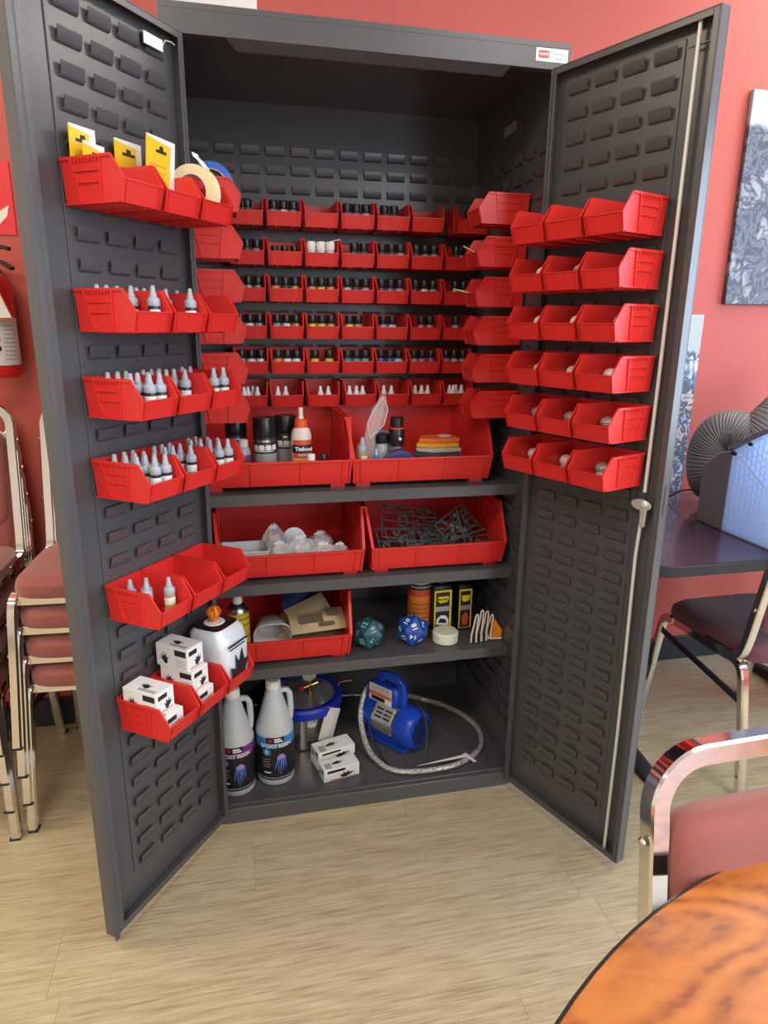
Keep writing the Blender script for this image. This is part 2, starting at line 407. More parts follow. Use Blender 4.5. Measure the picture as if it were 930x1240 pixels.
# locking gear on the right-hand leaf
d = DOOR[1]
MB().tube([(.362, .010, 1.0), (.364, .010, 1.3), (.3645, .010, 1.916)], .0042, 10).build('lock_rod', M_ZINC, d)
MB().tube([(.362, .010, .955), (.357, .010, .85), (.3645, .010, .4), (.3645, .010, .031)], .0042, 10).build('lock_rod', M_ZINC, d)
for z in (1.875, .078):
    MB().box(.345, .3955, .008, .013, z, z+.0025).build('rod_guide', M_STEEL, d, bevel=.0006)
pl_ = MB().prism([(.362 + .026*math.cos(a), .972 + .013*math.sin(a)) for a in [2*PI*k/16 for k in range(16)]], .0, .004, 'xz')
pl_.prism([(.364, .962), (.379, .962), (.378, .925), (.372, .920), (.366, .925)], -.004, .002, 'xz')
lt = pl_.build('latch_cam', mat('latch_cast', (.55, .54, .50), .45, .5, var=.12, scale=60), d, bevel=.0008)
MB().lathe([(.008, 0), (.008, .004), (.005, .006)], 10).build('latch_pin', M_ZINC, d, (.372, 0, .977), (PI/2, 0, 0))
h = MB().lathe([(.021, 0), (.021, .014), (.015, .022), (.002, .023)], 20)
h.build('door_handle', M_CHROME, d, (.365, DT, .975), (-PI/2, 0, 0))
MB().box(DW-.0002, DW+.0006, .009, .014, .957, 1.023).build('lock_slot', M_INK, d)

# ------------------------------------------------------------------ bins
def bin_mesh(name, L, Wd, H, fl, tp, bf, th, taper=.90, big=False):
    q = MB()
    hw = lambda z: Wd/2 * (taper + (1-taper)*z/H)
    prof = [(0, 0), (-bf*L, 0), (-L, fl*H), (-tp*L, H), (0, H)]
    for s in (-1, 1):
        o = [(s*hw(z), y, z) for y, z in prof]; i = [(s*(hw(z)-th), y, z) for y, z in prof]
        n = 5
        q.add(o + i, [(0, 1, 2, 3, 4), (9, 8, 7, 6, 5)] + [(k, (k+1) % n, n+(k+1) % n, n+k) for k in range(n)])
        r = th * .9
        # rim
        q.bar((s*(hw(H)+r*.3), 0, H-r*1.1), (s*(hw(H)+r*.3), -tp*L, H-r*1.1), r*2.1, r*2.2)
        q.bar((s*(hw(H)+r*.1), -tp*L, H-r*.9), (s*(hw(fl*H)+r*.1), -L, fl*H), r*1.6, r*1.5, up=(0, 1, 0))
        q.bar((s*(hw(fl*H)+r*.1), -L, fl*H), (s*(hw(0)+r*.1), -bf*L, .0), r*1.4, r*1.4, up=(0, 1, 0))
        # foot ledge
        q.bar((s*(hw(0)+r*.4), 0, r*.6), (s*(hw(0)+r*.4), -bf*L*.97, r*.6), r*2, r*1.2)
        # side ribs
        def sp(yf, zf): return (s*(hw(zf*H)+r*.35), -yf*L, zf*H)
        up = (s, 0, 0)
        for a, b_ in ((sp(.17, .95), sp(.28, .05)), (sp(.66, .95), sp(.60, .05)), (sp(.21, .70), sp(.645, .70)), (sp(.24, .46), sp(.632, .46))):
            q.bar(a, b_, r*1.5, r*2.2, up)
        nsc = 9
        for k in range(nsc):
            yf = .20 + .45*k/(nsc-1)
            q.bar(sp(yf, .95), sp(yf, .875), L*.030, r*1.9, up)
    # front
    a = [(-hw(0)+th*.5, -bf*L, 0), (hw(0)-th*.5, -bf*L, 0), (hw(fl*H)-th*.5, -L, fl*H), (-hw(fl*H)+th*.5, -L, fl*H)]
    q.hexa(a, [(p[0], p[1]+th, p[2]) for p in a])
    q.bar((-hw(fl*H), -L, fl*H-th*.4), (hw(fl*H), -L, fl*H-th*.4), th*1.4, th*.9)
    def fp(xf, zf): return (xf*hw(zf*fl*H), -L*(bf+(1-bf)*zf) - th*.15, zf*fl*H)
    for xf in ((-.86, .86) if not big else (-.9, -.35, .32, .9)):
        q.bar(fp(xf, .06), fp(xf, .93), th*1.0, th*1.4, (0, 1, 0))
        if not big: q.bar(fp(xf*.94, .06), fp(xf*.94, .93), th*.5, th*.5, (0, 1, 0))
    # back, bottom, hanger
    q.hexa([(-hw(0)+th*.5, -th, 0), (hw(0)-th*.5, -th, 0), (hw(0)-th*.5, 0, 0), (-hw(0)+th*.5, 0, 0)],
           [(-hw(H)+th*.5, -th, H), (hw(H)-th*.5, -th, H), (hw(H)-th*.5, 0, H), (-hw(H)+th*.5, 0, H)])
    q.box(-hw(0)+th*.4, hw(0)-th*.4, -bf*L+th*.5, -th*.5, 0, th)
    if big:
        for s in (-1, 1):
            q.box(s*hw(0)*.86-.02, s*hw(0)*.86+.02, -bf*L*.96, -.02, -.012, 0)
            for k in range(3):   # moulded slots inside the side walls
                y0 = -L*(.22+.15*k)
                q.bar((s*(hw(H*.72)-th*1.15), y0, H*.60), (s*(hw(H*.88)-th*1.15), y0, H*.88), th*.8, L*.012, (s, 0, 0))
    else:
        q.box(-hw(H)*.96, hw(H)*.96, 0, .0035, H-.004, H)
        q.box(-hw(H)*.96, hw(H)*.96, .0025, .0045, H-.012, H)
        for x in (-.5, .5): q.bar((x*hw(0), -.01, -.001), (x*hw(0), -bf*L+.01, -.001), .004, .003)
    return q.mesh(name, M_RED, angle=30)
BL, BW, BH = .1365, .0998, .0755
SMALL = bin_mesh('parts_bin', BL, BW, BH, .49, .825, .92, .0024)
GL, GW, GH = .372, .412, .176
LARGE = bin_mesh('large_parts_bin', GL, GW, GH, .40, .80, .94, .0045, .94, True)
BINS = {}
def hang_bin(key, loc, rz, label, group):
    o = link('parts_bin', SMALL, None, loc, (0, 0, rz)); tag(o, label, 'bin', group); BINS[key] = o
    return o
def local(key, x, y, z):
    o = BINS[key]; c, s_ = math.cos(o.rotation_euler.z), math.sin(o.rotation_euler.z)
    return (o.location.x + c*x - s_*y, o.location.y + s_*x + c*y, o.location.z + z)
BACKZ = [1.627, 1.521, 1.420, 1.314, 1.2115, 1.1115]
GAP = YB - .0085
for r in range(6):
    for c in range(7):
        x = -.2815 + .1065*c - .0
        if c == 0: x = -.283
        if r == 0 and c == 6: x += .036
        if r == 5: x += [-.005, -.005, 0, .009, .009, .009, .009][c]
        hang_bin(('b', r, c), (x, GAP, BACKZ[r]), 0,
                 f'small red bin on the back panel, {ROW[r]} row, {ORD[c]} from the left', 'small red bins on the cabinet back panel')
WT = [1.690, 1.584, 1.483, 1.383, 1.2825, 1.183]
for s in (1, -1):
    for r in range(6):
        hang_bin(('w', s, r), (s*(XI-.0085), .19, WT[r]-BH), -s*PI/2,
                 f'small red bin hung on the cabinet inner {"right" if s > 0 else "left"} side wall, {ROW[r]} one', f'red bins on the inner {"right" if s > 0 else "left"} wall')
RZ = [1.615, 1.510, 1.4035, 1.299, 1.193, 1.088]
for r in range(6):
    for j in range(3):
        u = .285 - .106*j + (.0, .004, .006, .012, .016, .014)[r]
        x, y = door_xy(1, u, -REC+.0085)
        hang_bin(('r', r, j), (x, y, RZ[r]-BH), yaw(1),
                 f'small red bin on the right door, {ROW[r]} row, {("nearest the door edge", "in the middle", "nearest the hinge")[j]}', 'small red bins on the right door')
LZ = [1.628, 1.414, 1.256, 1.099, .838, .580]
for r in range(6):
    for j in range(3):
        u = .287 - .106*j
        x, y = door_xy(-1, u, -REC+.0085)
        hang_bin(('l', r, j), (x, y, LZ[r]-BH), yaw(-1),
                 f'small red bin on the left door, {ROW[r]} row, {("nearest the door edge", "in the middle", "nearest the hinge")[j]}', 'small red bins on the left door')
FB = .111 + GL + .004
for key, x, z, lb in [('s1l', -.236, SH[0], 'large red bin of spray cans and glue on the upper shelf, left'),
                      ('s1r', .168, SH[0], 'large red bin of sanding pads and bottles on the upper shelf, right'),
                      ('s2l', -.203, SH[1], 'large red bin of clear plastic bags on the middle shelf'),
                      ('s2r', .220, SH[1], 'large red bin of grey sprues on the middle shelf'),
                      ('s3l', -.240, SH[2], 'large red bin of sandpaper and a white cup on the lower shelf')]:
    o = link('large_parts_bin', LARGE, None, (x, FB + (.012 if key[1] == '1' else 0), z + .012)); tag(o, lb, 'bin', 'large red bins on the shelves'); BINS[key] = o

# ------------------------------------------------------------------ paint pots and droppers
def dpos(s, u, n, z): return (*door_xy(s, u, n), z)
PAINT = dict(black=(.015, .015, .018), amber=(.55, .27, .03), yellow=(.72, .50, .02), blue=(.02, .08, .45), sky=(.35, .55, .68), green=(.10, .32, .28),
             white=(.75, .75, .72), pink=(.55, .10, .30), purple=(.18, .05, .35), teal=(.03, .30, .34), brown=(.30, .12, .04), grey=(.3, .3, .32), orange=(.75, .25, .03))
CAPM = MB().lathe([(.0138, 0), (.0145, .001), (.0145, .021), (.0135, .024), (.001, .0245)], 16).mesh('cap', M_BLACK)
CAPW = MB().lathe([(.0138, 0), (.0145, .001), (.0145, .021), (.0135, .024), (.001, .0245)], 16).mesh('cap', M_WHITE)
COLLAR = MB().lathe([(.0125, 0), (.0152, .0005), (.0152, .0025), (.0125, .003)], 16).mesh('collar', M_CLEAR)
potm = {}
def paint_pot(color, loc, label, group, cap=CAPM, sc=1):
    if color not in potm:
        potm[color] = MB().lathe([(.011, 0), (.0148, .002), (.0152, .034), (.0125, .039), (.0125, .045)], 16).mesh('paint_pot', mat('paint_' + color, PAINT[color], .2, var=.08, scale=60))
    o = link('paint_pot', potm[color], None, loc, (0, 0, R.uniform(0, 6))); o.scale = (.93*sc, .93*sc, sc)
    link('collar', COLLAR, o, (0, 0, .0395)); link('cap', cap, o, (0, 0, .0425))
    return tag(o, label, 'paint pot', group)
rows = {
 0: [['black', 'black'], ['grey', 'white', 'grey'], [], ['purple', 'pink', 'sky'], ['black', 'black'], [], ['black', 'black']],
 1: [['black', 'black', 'grey'], ['!black', '!black', '!black'], ['W', 'W', 'W'], ['black', 'black'], ['black', 'black', 'grey'], ['black', 'grey', 'grey'], ['black', 'grey']],
 2: [['grey', 'grey', 'grey'], ['amber', 'black', 'amber'], ['amber', 'yellow', 'amber'], ['sky', 'black', 'grey'], ['black', 'blue', 'grey'], ['black', 'white', 'grey'], ['amber', 'grey']],
 3: [['white', 'white', 'grey'], ['grey', 'white', 'amber'], ['yellow', 'yellow', 'amber'], ['yellow', 'amber'], ['grey', 'sky'], ['pink', 'pink'], ['grey']],
 4: [['grey', 'white', 'white'], ['orange', 'white', 'white'], ['yellow', 'yellow'], ['teal', 'green', 'green'], ['blue', 'blue', 'sky'], ['grey', 'pink', 'purple'], ['pink', 'grey', 'grey']],
}
for r, cols in rows.items():
    for c, pots in enumerate(cols):
        n = len(pots)
        for k, p in enumerate(pots):
            low = p.startswith('!'); p = p.strip('!')
            cap = CAPW if p == 'W' else CAPM; col = 'white' if p == 'W' else p
            x = (k - (n-1)/2) * .0282
            if n == 2: x += R.choice((-.008, .008))
            sh = 'white-capped' if p == 'W' else 'black-capped'
            paint_pot(col, local(('b', r, c), x, -.101 + R.uniform(-.005, .0), .0026 - (.014 if low else 0) * 0),
                      f'{LMR[n][k]} {sh} paint pot in the {ORD[c]} bin of the {ROW[r]} row on the back panel', f'pots in bin {ORD[c]} of {ROW[r]} back row', cap, .78 if low else 1)
# white dropper bottles of the lowest back row
WD = MB().lathe([(.0098, 0), (.0110, .0015), (.0110, .030), (.0085, .036)], 14).mesh('dropper_bottle', M_WHITE)
WDN = MB().lathe([(.0085, 0), (.0085, .004), (.0058, .007), (.0042, .021), (.0015, .023)], 12).mesh('nozzle', M_WHITE)
for c, n in enumerate([4, 2, 2, 3, 2, 3, 4]):
    for k in range(n):
        x = {2: (-.026, -.002), 3: (-.03, -.008, .012), 4: (-.02, -.008, .02, .008)}[n][k] + (.02 if c in (0, 2) and n == 2 else 0)
        o = link('dropper_bottle', WD, None, local(('b', 5, c), x, -.098 + (.022 if k == 3 else 0) + R.uniform(-.004, 0), .0026), (0, 0, 0))
        link('nozzle', WDN, o, (0, 0, .0355))
        tag(o, f'{LMR[n][k]} white dropper bottle in the {ORD[c]} bin of the bottom row on the back panel', 'bottle', f'droppers in {ORD[c]} bin of the bottom back row')
# grey-nozzled paint droppers on the left door
DBODY = {}
def dropper_proto(color):
    if color not in DBODY:
        body = MB(); body.lathe([(.0115, 0), (.0128, .0015), (.0128, .050)], 16)
        lab = MB()
        wrap_patch(lab, .0132, -PI*.85, PI*.6, .005, .043, 14)
        band = MB(); wrap_patch(band, .0134, -PI*.70, PI*.2, .015, .026, 10)
        DBODY[color] = (body.mesh('dropper_bottle', M_GLASSDARK if color != 'ochre' else mat('ochre_glass', (.45, .28, .12), .25, var=.1)),
                        lab.mesh('paper_label', M_PAPER), band.mesh('color_band', mat('paint_' + color, PAINT.get(color, (.5, .33, .08)), .3, var=.05)))
    return DBODY[color]
SHO = MB().lathe([(.0131, 0), (.0136, .001), (.0136, .012), (.0118, .016), (.0078, .0185), (.0075, .024), (.0062, .026), (.0046, .040), (.0015, .042)], 16).mesh('nozzle_cap', M_GREYCAP)
def dropper(key, x, y, color, label, group, rot=0):
    b_, l_, c_ = dropper_proto(color)
    yw = BINS[key].rotation_euler.z
    o = link('dropper_bottle', b_, None, local(key, x*.84, y, .0028), (0, 0, R.uniform(-.5, .5))); o.scale = (.85, .85, .885)
    link('paper_label', l_, o); link('color_band', c_, o); link('nozzle_cap', SHO, o, (0, 0, .050))
    return tag(o, label, 'bottle', group)
spots = {
 (1, 0): [(.034, -.112), (-.03, -.03), (-.002, -.03), (.03, -.03), (.034, -.06)],
 (1, 1): [(.034, -.112), (-.03, -.025), (-.004, -.025), (.024, -.025), (.034, -.052)],
 (1, 2): [(.03, -.03), (-.02, -.03)],
 (2, 0): [(.034, -.112), (.006, -.108), (-.02, -.028), (.008, -.030), (.036, -.028), (.034, -.084), (.006, -.080), (-.024, -.056), (-.022, -.084)],
 (2, 1): [(-.036, -.03), (-.008, -.03), (.020, -.03), (.034, -.058), (.006, -.058), (-.022, -.058), (.034, -.086)],
 (2, 2): [(.022, -.112), (-.012, -.108), (-.02, -.03), (.012, -.03)],
 (3, 0): [(.032, -.112), (.002, -.108), (.034, -.084), (.006, -.082), (.036, -.056), (.008, -.055), (-.022, -.082), (.036, -.028), (.008, -.028), (-.022, -.055), (-.024, -.028)],
 (3, 1): [(.034, -.06), (.006, -.06), (-.022, -.06), (.034, -.032), (.006, -.032), (-.022, -.032), (.034, -.088)],
 (3, 2): [(.026, -.112), (-.004, -.106), (-.014, -.03), (.016, -.03), (-.034, -.05), (-.006, -.058), (.024, -.058), (-.036, -.078), (.026, -.085), (-.004, -.082)],
 (4, 0): [(.030, -.098), (-.022, -.036), (.004, -.058), (-.012, -.07)],
}
WHICH = ('outermost', 'middle', 'innermost')
cols = ['yellow', 'blue', 'amber', 'pink', 'green', 'brown']
for (r, j), pts in spots.items():
    for k, (x, y) in enumerate(sorted(pts, key=lambda p: p[1] - p[0]*.1)):
        dropper(('l', r, j), x, y, 'ochre' if r == 4 else cols[(k + r + j) % 6],
                f'grey-nozzled paint dropper, {ORD[k]} from the front, {WHICH[j]} bin of {ROW[r]} left door row', f'droppers in the {WHICH[j]} bin, {ROW[r]} left door row')
# pale balls in the right-door bins
ballm = [MB().sphere((0, 0, 0), .0165, 16, (1, 1, .92)).mesh('round_top', mat('ball_white', (.68, .66, .58), .4, var=.1, scale=40)),
         MB().lathe([(.002, -.0155), (.010, -.0125), (.0125, -.009), (.0115, -.008), (.0155, -.003), (.0145, -.002), (.0165, .002), (.013, .009), (.006, .0135), (.001, .0148)], 16).mesh('round_top', mat('ball_grey', (.42, .42, .40), .35, .3, var=.15, scale=60))]
PEG = MB().lathe([(.012, 0), (.013, .001), (.013, .024), (.010, .032), (.008, .036)], 16).mesh('ball_peg', mat('peg_grey', (.40, .40, .38), .45, var=.1, scale=60))
for (r, j), uv, kind in [((1, 1), (688, 328), 1), ((1, 2), (645, 334), 0), ((2, 2), (642, 384), 0), ((2, 1), (691, 382), 0), ((2, 0), (743, 384), 1), ((3, 2), (650, 442), 0), ((3, 1), (690, 445), 0),
                         ((3, 0), (735, 448), 0), ((4, 2), (648, 491), 1), ((4, 1), (692, 499), 1), ((4, 0), (742, 508), 1), ((5, 2), (643, 546), 0), ((5, 1), (676, 554), 0), ((5, 0), (727, 563), 1)]:
    b_ = BINS[('r', r, j)]; hh = .030 if r > 2 else (.038 if r == 2 else .040)
    n_ = Vector((math.sin(b_.rotation_euler.z), -math.cos(b_.rotation_euler.z), 0))    # towards the bin's open front
    best = None
    for k in range(9):          # slide along the line of sight to the spot inside the bin at that height
        z = b_.location.z + hh + .001*(k-4)
        P = at(*uv, 2, z) if abs(z - CAM_LOC.z) > .02 else None
        if P is None: continue
        q_ = b_.matrix_basis.inverted() @ P
        if best is None or abs(q_.y + .085) < abs(best[1] + .085): best = (q_.x, q_.y)
    if best is None: best = (.02, -.085)
    lx, ly = max(-.027, min(.027, best[0])), max(-.102, min(-.045, best[1]))
    if r <= 2: lx, ly = (.012, .016, .026)[2-j], -.088
    o = link('ball_peg', PEG, None, local(('r', r, j), lx, ly, .0026)); o.scale = (1, 1, hh/.038)
    link('round_top', ballm[kind], o, (0, 0, .036)).scale = (1, 1, .038/hh)
    tag(o, f'{("whitish round-topped", "grey ridged-topped")[kind]} peg in the {WHICH[j]} bin of the {ROW[r]} row on the right door', 'peg', 'round-topped pegs in the right door bins')

# ------------------------------------------------------------------ cards, tapes (top row)
M_YEL = mat('yellow_card', (.82, .50, .015), .45, var=.05, scale=30)
def card(loc, rz, tilt, w, h, label):
    o = MB().box(-w/2, w/2, -.0012, .0012, 0, h).build('blister_card', M_YEL, None, loc, (tilt, 0, rz)); tag(o, label, 'card', 'yellow cards on the left door')
    MB().prism([(-w/2, h-.004), (w/2, h-.012), (w/2, h), (-w/2, h)], -.0016, -.0012, 'xz').build('white_strip', M_PAPER, o)
    MB().box(w/2-.014, w/2, -.0017, -.0012, 0, h-.012).build('white_strip', M_PAPER, o)
    MB().prism([(-.016, h-.026), (.016, h-.026), (.016, h-.021), (.006, h-.021), (.005, h-.014), (-.005, h-.014), (-.006, h-.021), (-.016, h-.021)], -.0018, -.0012, 'xz').build('hang_hole', M_INK, o)
    for k in range(4): MB().box(-w/2+.008, w/2-.026, -.0015, -.0012, h-.05-.012*k, h-.046-.012*k).build('print_line', mat('card_print', (.62, .33, .02), .5, var=.05), o)
    return o
yl = yaw(-1)
card(dpos(-1, .300, .002, 1.556), yl, .02, .058, .128, 'taller yellow hanging card at the back of the outermost top left door bin')
card(dpos(-1, .298, .020, 1.556), yl + .12, .06, .054, .100, 'shorter yellow card leaning in front of another in the outermost top left bin')
card(dpos(-1, .192, .004, 1.556), yl, .02, .068, .128, 'yellow card half hidden behind a larger one, middle top left door bin')
c4 = card(dpos(-1, .178, .060, 1.556), yl + .10, .10, .086, .132, 'large yellow printed card standing in the middle top left door bin')
def tape(name, loc, rot, ro, ri, wd, m1, m2, label):
    o = MB().ring(ro, ri, wd, 48).build('tape_roll', m1, None, loc, rot, angle=40); tag(o, label, 'tape')
    MB().ring(ri, ri-.003, wd, 48).build('cardboard_core', m2, o)
    return o
M_CREAM = mat('masking_tape', (.78, .68, .38), .5, var=.05, scale=30, bump=.1)
t1 = tape('tape_roll', dpos(-1, .068, .066, 1.609), (PI/2, .0, math.radians(-27)), .0525, .0365, .026, M_CREAM, mat('core_white', (.7, .66, .6), .6, var=.1, scale=90), 'cream masking tape roll standing in the innermost top left door bin')
MB().loft([[(p[0], p[1], z) for z in (.0, .024)] + [(p[0]*1.02, p[1]*1.02+.0006, z) for z in (.024, .0)] for p in [(.030, .0435), (.024, .050), (.018, .058), (.008, .066), (.006, .072)]]).build('loose_end', mat('tape_pale', (.80, .80, .72), .5, var=.04), t1)
tape('tape_roll', (-.372, .20, 1.675), (PI/2, .05, math.radians(6)), .055, .040, .022, mat('blue_tape', (.02, .14, .62), .5, var=.06, scale=40), mat('core_tan', (.55, .40, .25), .6, var=.1), 'blue painter tape roll standing in the left wall top bin')

# ------------------------------------------------------------------ glove boxes and pouch (lowest left-door row)
def glove_box(loc, rz, sz, label, group='printed white boxes on the left door', flap=False):
    l, w_, h = sz
    o = MB().box(-w_/2, w_/2, -l/2, l/2, 0, h).build('printed_box', M_PAPER, None, loc, (0, 0, rz), bevel=.001); tag(o, label, 'box', group)
    e = .0004
    def pr(nm, poly, side, m=M_INK):
        if side == 'top': q = MB().prism(poly, h, h+e, 'xy')
        elif side == 'front': q = MB().prism(poly, -l/2-e, -l/2, 'xz')
        else: q = MB().prism(poly, -w_/2-e, -w_/2, 'yz')
        q.build(nm, m, o)
    rect = lambda a, b, c, d: [(a, c), (b, c), (b, d), (a, d)]
    pr('print_block', rect(-l*.45, -l*.1, h*.62, h*.88), 'side')
    pr('print_block', rect(-w_*.4, w_*.1, h*.66, h*.86), 'front')
    hand = [(-.5, -.6), (-.1, -.9), (.5, -.3), (.9, .1), (.5, 0), (.8, .6), (.3, .2), (.3, .9), (0, .3), (-.3, .8), (-.3, .1), (-.8, .3), (-.5, -.1)]
    pr('glove_print', [(l*.22 + p[0]*l*.16, h*.4 + p[1]*h*.3) for p in hand], 'side')
    pr('glove_print', [(p[0]*w_*.28 + w_*.12, h*.34 + p[1]*h*.26) for p in hand], 'front')
    pr('glove_print', [(-w_*.05 + p[1]*w_*.2, p[0]*l*.2) for p in hand], 'top')
    pr('print_block', rect(-w_*.42, -w_*.25, -l*.4, l*.1), 'top', mat('grey_print', (.35, .36, .38), .5, var=.3, scale=200))
    pr('print_block', rect(-w_*.35, w_*.4, h*.06, h*.12), 'front', mat('orange_print', (.55, .25, .12), .5, var=.1))
    for k in range(4): pr('print_line', rect(-l*.42, -l*.12, h*(.12 + .1*k), h*(.15 + .1*k)), 'side', MATS['grey_print'])
    return o
bz = LZ[5] - BH + .003
glove_box(dpos(-1, .303, .066, bz), yl, (.086, .056, .051), 'lower white printed box in the outermost bottom left door bin')
glove_box(dpos(-1, .308, .047, bz + .0515), yl, (.090, .054, .051), 'upper white printed box with a dark glove picture, outermost bottom left bin')
glove_box(dpos(-1, .197, .066, bz), yl, (.086, .056, .051), 'lowest of three stacked white boxes in the middle bottom left door bin')
glove_box(dpos(-1, .199, .054, bz + .0515), yl, (.090, .054, .051), 'middle of three stacked white boxes in the middle bottom left door bin')
glove_box(dpos(-1, .202, .047, bz + .103), yl - .04, (.090, .052, .054), 'topmost of three stacked white boxes on the left door')
# pouch with cloths
po = empty('wipes_pouch', 'white and black foil pouch with an orange cloth sticking out, bottom left door bin', 'pouch', dpos(-1, .072, .004, bz), (0, 0, yl))
def blob(z, x0, x1, y0, y1, n=20, e=.45, sx=0):
    out = []
    for k in range(n):
        a = 2*PI*k/n; c, s_ = math.cos(a), math.sin(a)
        out.append((sx + (x0+x1)/2 + (x1-x0)/2*math.copysign(abs(c)**e, c), (y0+y1)/2 + (y1-y0)/2*math.copysign(abs(s_)**e, s_), z))
    return out
pm_ = MB(); pm_.loft([blob(z, *q) for z, q in ((0, (-.044, .044, -.108, -.012)), (.01, (-.046, .046, -.112, -.008)), (.06, (-.050, .049, -.110, -.004)), (.10, (-.056, .050, -.112, .0)), (.135, (-.056, .052, -.100, .002)), (.150, (-.046, .044, -.088, -.006)))])
pm_.build('pouch_body', mat('foil_white', (.72, .78, .84), .3, .15, var=.08, scale=20, bump=.5, bscale=40, bdist=.004), po)
MB().loft([blob(.1498, -.047, .044, -.088, -.006), blob(.1535, -.040, .038, -.080, -.012)]).build('black_top', M_BLACK, po)
q = MB(); q.prism([(-.052, .075), (-.052, .132), (.044, .140), (.049, .08), (.03, .07), (.0, .09), (-.03, .07)], -.002, .004, 'xz')
q.build('black_side', M_BLACK, po)
fr = MB().prism([(-.030, .022), (.014, .02), (.038, .062), (.020, .060), (.012, .095), (-.002, .062), (-.014, .088), (-.014, .05), (-.034, .06)], 0, .0006, 'xz')
fr.build('glove_print', M_INK, po, (-.004, -.1135, .0))
MB().box(-.045, .03, 0, .0006, .112, .117).build('print_line', M_INK, po, (0, -.1135, 0))
MB().box(-.040, .02, 0, .0006, .104, .107).build('print_line', M_INK, po, (0, -.1135, 0))
MB().lathe([(.026, 0), (.024, .0025)], 20).build('lid_ring', M_PAPER, po, (-.004, -.045, .153))
oc = MB()
for k in range(6):
    a = k*1.05; oc.loft([[(math.cos(a)*r_ + .004*math.cos(a+1.6)*s_, math.sin(a)*r_ + .004*math.sin(a+1.6)*s_, z) for s_ in (-1, 1)] + [(math.cos(a)*r_*.6, math.sin(a)*r_*.6, z+.001)] for r_, z in ((.004, 0), (.012, .012), (.018, .025), (.014, .035), (.007, .040))])
oc.sphere((0, 0, .018), .013, 10, (1, .8, 1.3))
oc.build('cloth_tuft', mat('orange_cloth', (.75, .22, .015), .8, var=.3, scale=120, bump=.6, bscale=90, bdist=.004), po, (-.004, -.045, .154))

# ------------------------------------------------------------------ upper shelf, left bin
Z1, Z2, Z3 = SH[0] + .012 + .0046, SH[1] + .012 + .0046, SH[2] + .012 + .0046
M_LABK = mat('black_label', (.03, .03, .03), .4, var=.3, scale=60)
M_LABG = mat('speckled_label', (.30, .30, .30), .5, var=.7, scale=400)
def spray_can(loc, r, h, caph, label, rot=0, bands=True):
    o = MB().lathe([(r*.93, 0), (r, .004), (r, h-caph-.012), (r*.96, h-caph-.008), (r*.9, h-caph)], 24).build('spray_can', M_LABK, None, loc, (0, 0, rot)); tag(o, label, 'spray can', 'black spray cans')
    MB().lathe([(r*.95, 0), (r*.97, .002), (r*.96, caph-.004), (r*.9, caph), (r*.3, caph+.001)], 24).build('cap', M_BLACK, o, (0, 0, h-caph))
    MB().ring(r*1.01, r*.9, .004, 24, (0, 0, h-caph-.011)).build('rim', M_STEELBARE, o)
    b_ = MB(); wrap_patch(b_, r*1.012, -PI*.95, -PI*.05, .030, .072, 14); b_.build('speckle_panel', M_LABG, o)
    for k in range(4):
        b_ = MB(); wrap_patch(b_, r*1.014, -PI*(.86-.19*k), -PI*(.72-.19*k), h-caph-.034, h-caph-.020, 3); b_.build('print_block', M_PAPER, o)
    for z in (.078, .084, .0895, .024):
        b_ = MB(); wrap_patch(b_, r*1.013, -PI*.85, -PI*.25, z, z+.0022, 8); b_.build('print_line', MATS['grey_print'] if z < .03 else M_PAPER, o)
    return o
spray_can((-.262, .245, Z1), .0325, .170, .054, 'front black spray can with a speckled label in the upper left bin')
spray_can((-.198, .315, Z1), .0325, .166, .050, 'black spray can standing behind the glue bottle', .3)
spray_can((-.338, .335, Z1), .0325, .160, .050, 'black spray can at the far left of the upper left bin', -.3)
# wood-glue bottle
g = empty('glue_bottle', 'translucent white glue bottle with orange cap and red label', 'bottle', (-.160, .245, Z1))
def oval(z, a, b_, n=24): return [(a*math.cos(2*PI*k/n), b_*math.sin(2*PI*k/n), z) for k in range(n)]
MB().loft([oval(0, .026, .018), oval(.004, .0285, .020), oval(.120, .0285, .020), oval(.134, .024, .019), oval(.142, .016, .016)]).build('bottle_body', mat('glue_plastic', (.70, .64, .55), .35, var=.04, scale=20), g)
MB().lathe([(.0185, 0), (.0185, .020), (.012, .024)], 20).build('cap', mat('orange_cap', (.72, .10, .025), .35, var=.05), g, (0, 0, .140))
MB().lathe([(.009, 0), (.0065, .012), (.007, .028), (.006, .032)], 14).build('nozzle', mat('nozzle_pink', (.75, .55, .47), .35, var=.04), g, (0, 0, .163))
def oval_patch(a, b_, t0, t1, z0, z1, off, n=10):
    q = MB(); q.loft([[((a+o_)*math.cos(t), (b_+o_)*math.sin(t), z) for o_, z in ((off-.0005, z0), (off, z0), (off, z1), (off-.0005, z1))] for t in [t0+(t1-t0)*i/n for i in range(n+1)]]); return q
oval_patch(.0285, .020, -PI*.80, -PI*.02, .020, .106, .0006).build('red_label', mat('glue_red', (.62, .07, .03), .4, var=.08), g)
oval_patch(.0285, .020, -PI*.80, -PI*.02, .035, .055, .0010).build('yellow_band', mat('glue_yellow', (.80, .48, .04), .4, var=.08), g)
oval_patch(.0285, .020, -PI*.85, -PI*.02, .070, .092, .0012).build('black_band', M_INK, g)
text_on('lettering', 'Titebond', .0155, M_PAPER, g, (.004, -.0222, .081), bold=.0005, sx=.82)
text_on('lettering', 'ORIGINAL', .0085, M_PAPER, g, (.004, -.0216, .0635), bold=.0003, sx=.82)
text_on('lettering', 'WOOD GLUE', .0075, M_INK, g, (.004, -.0222, .0455), sx=.8)
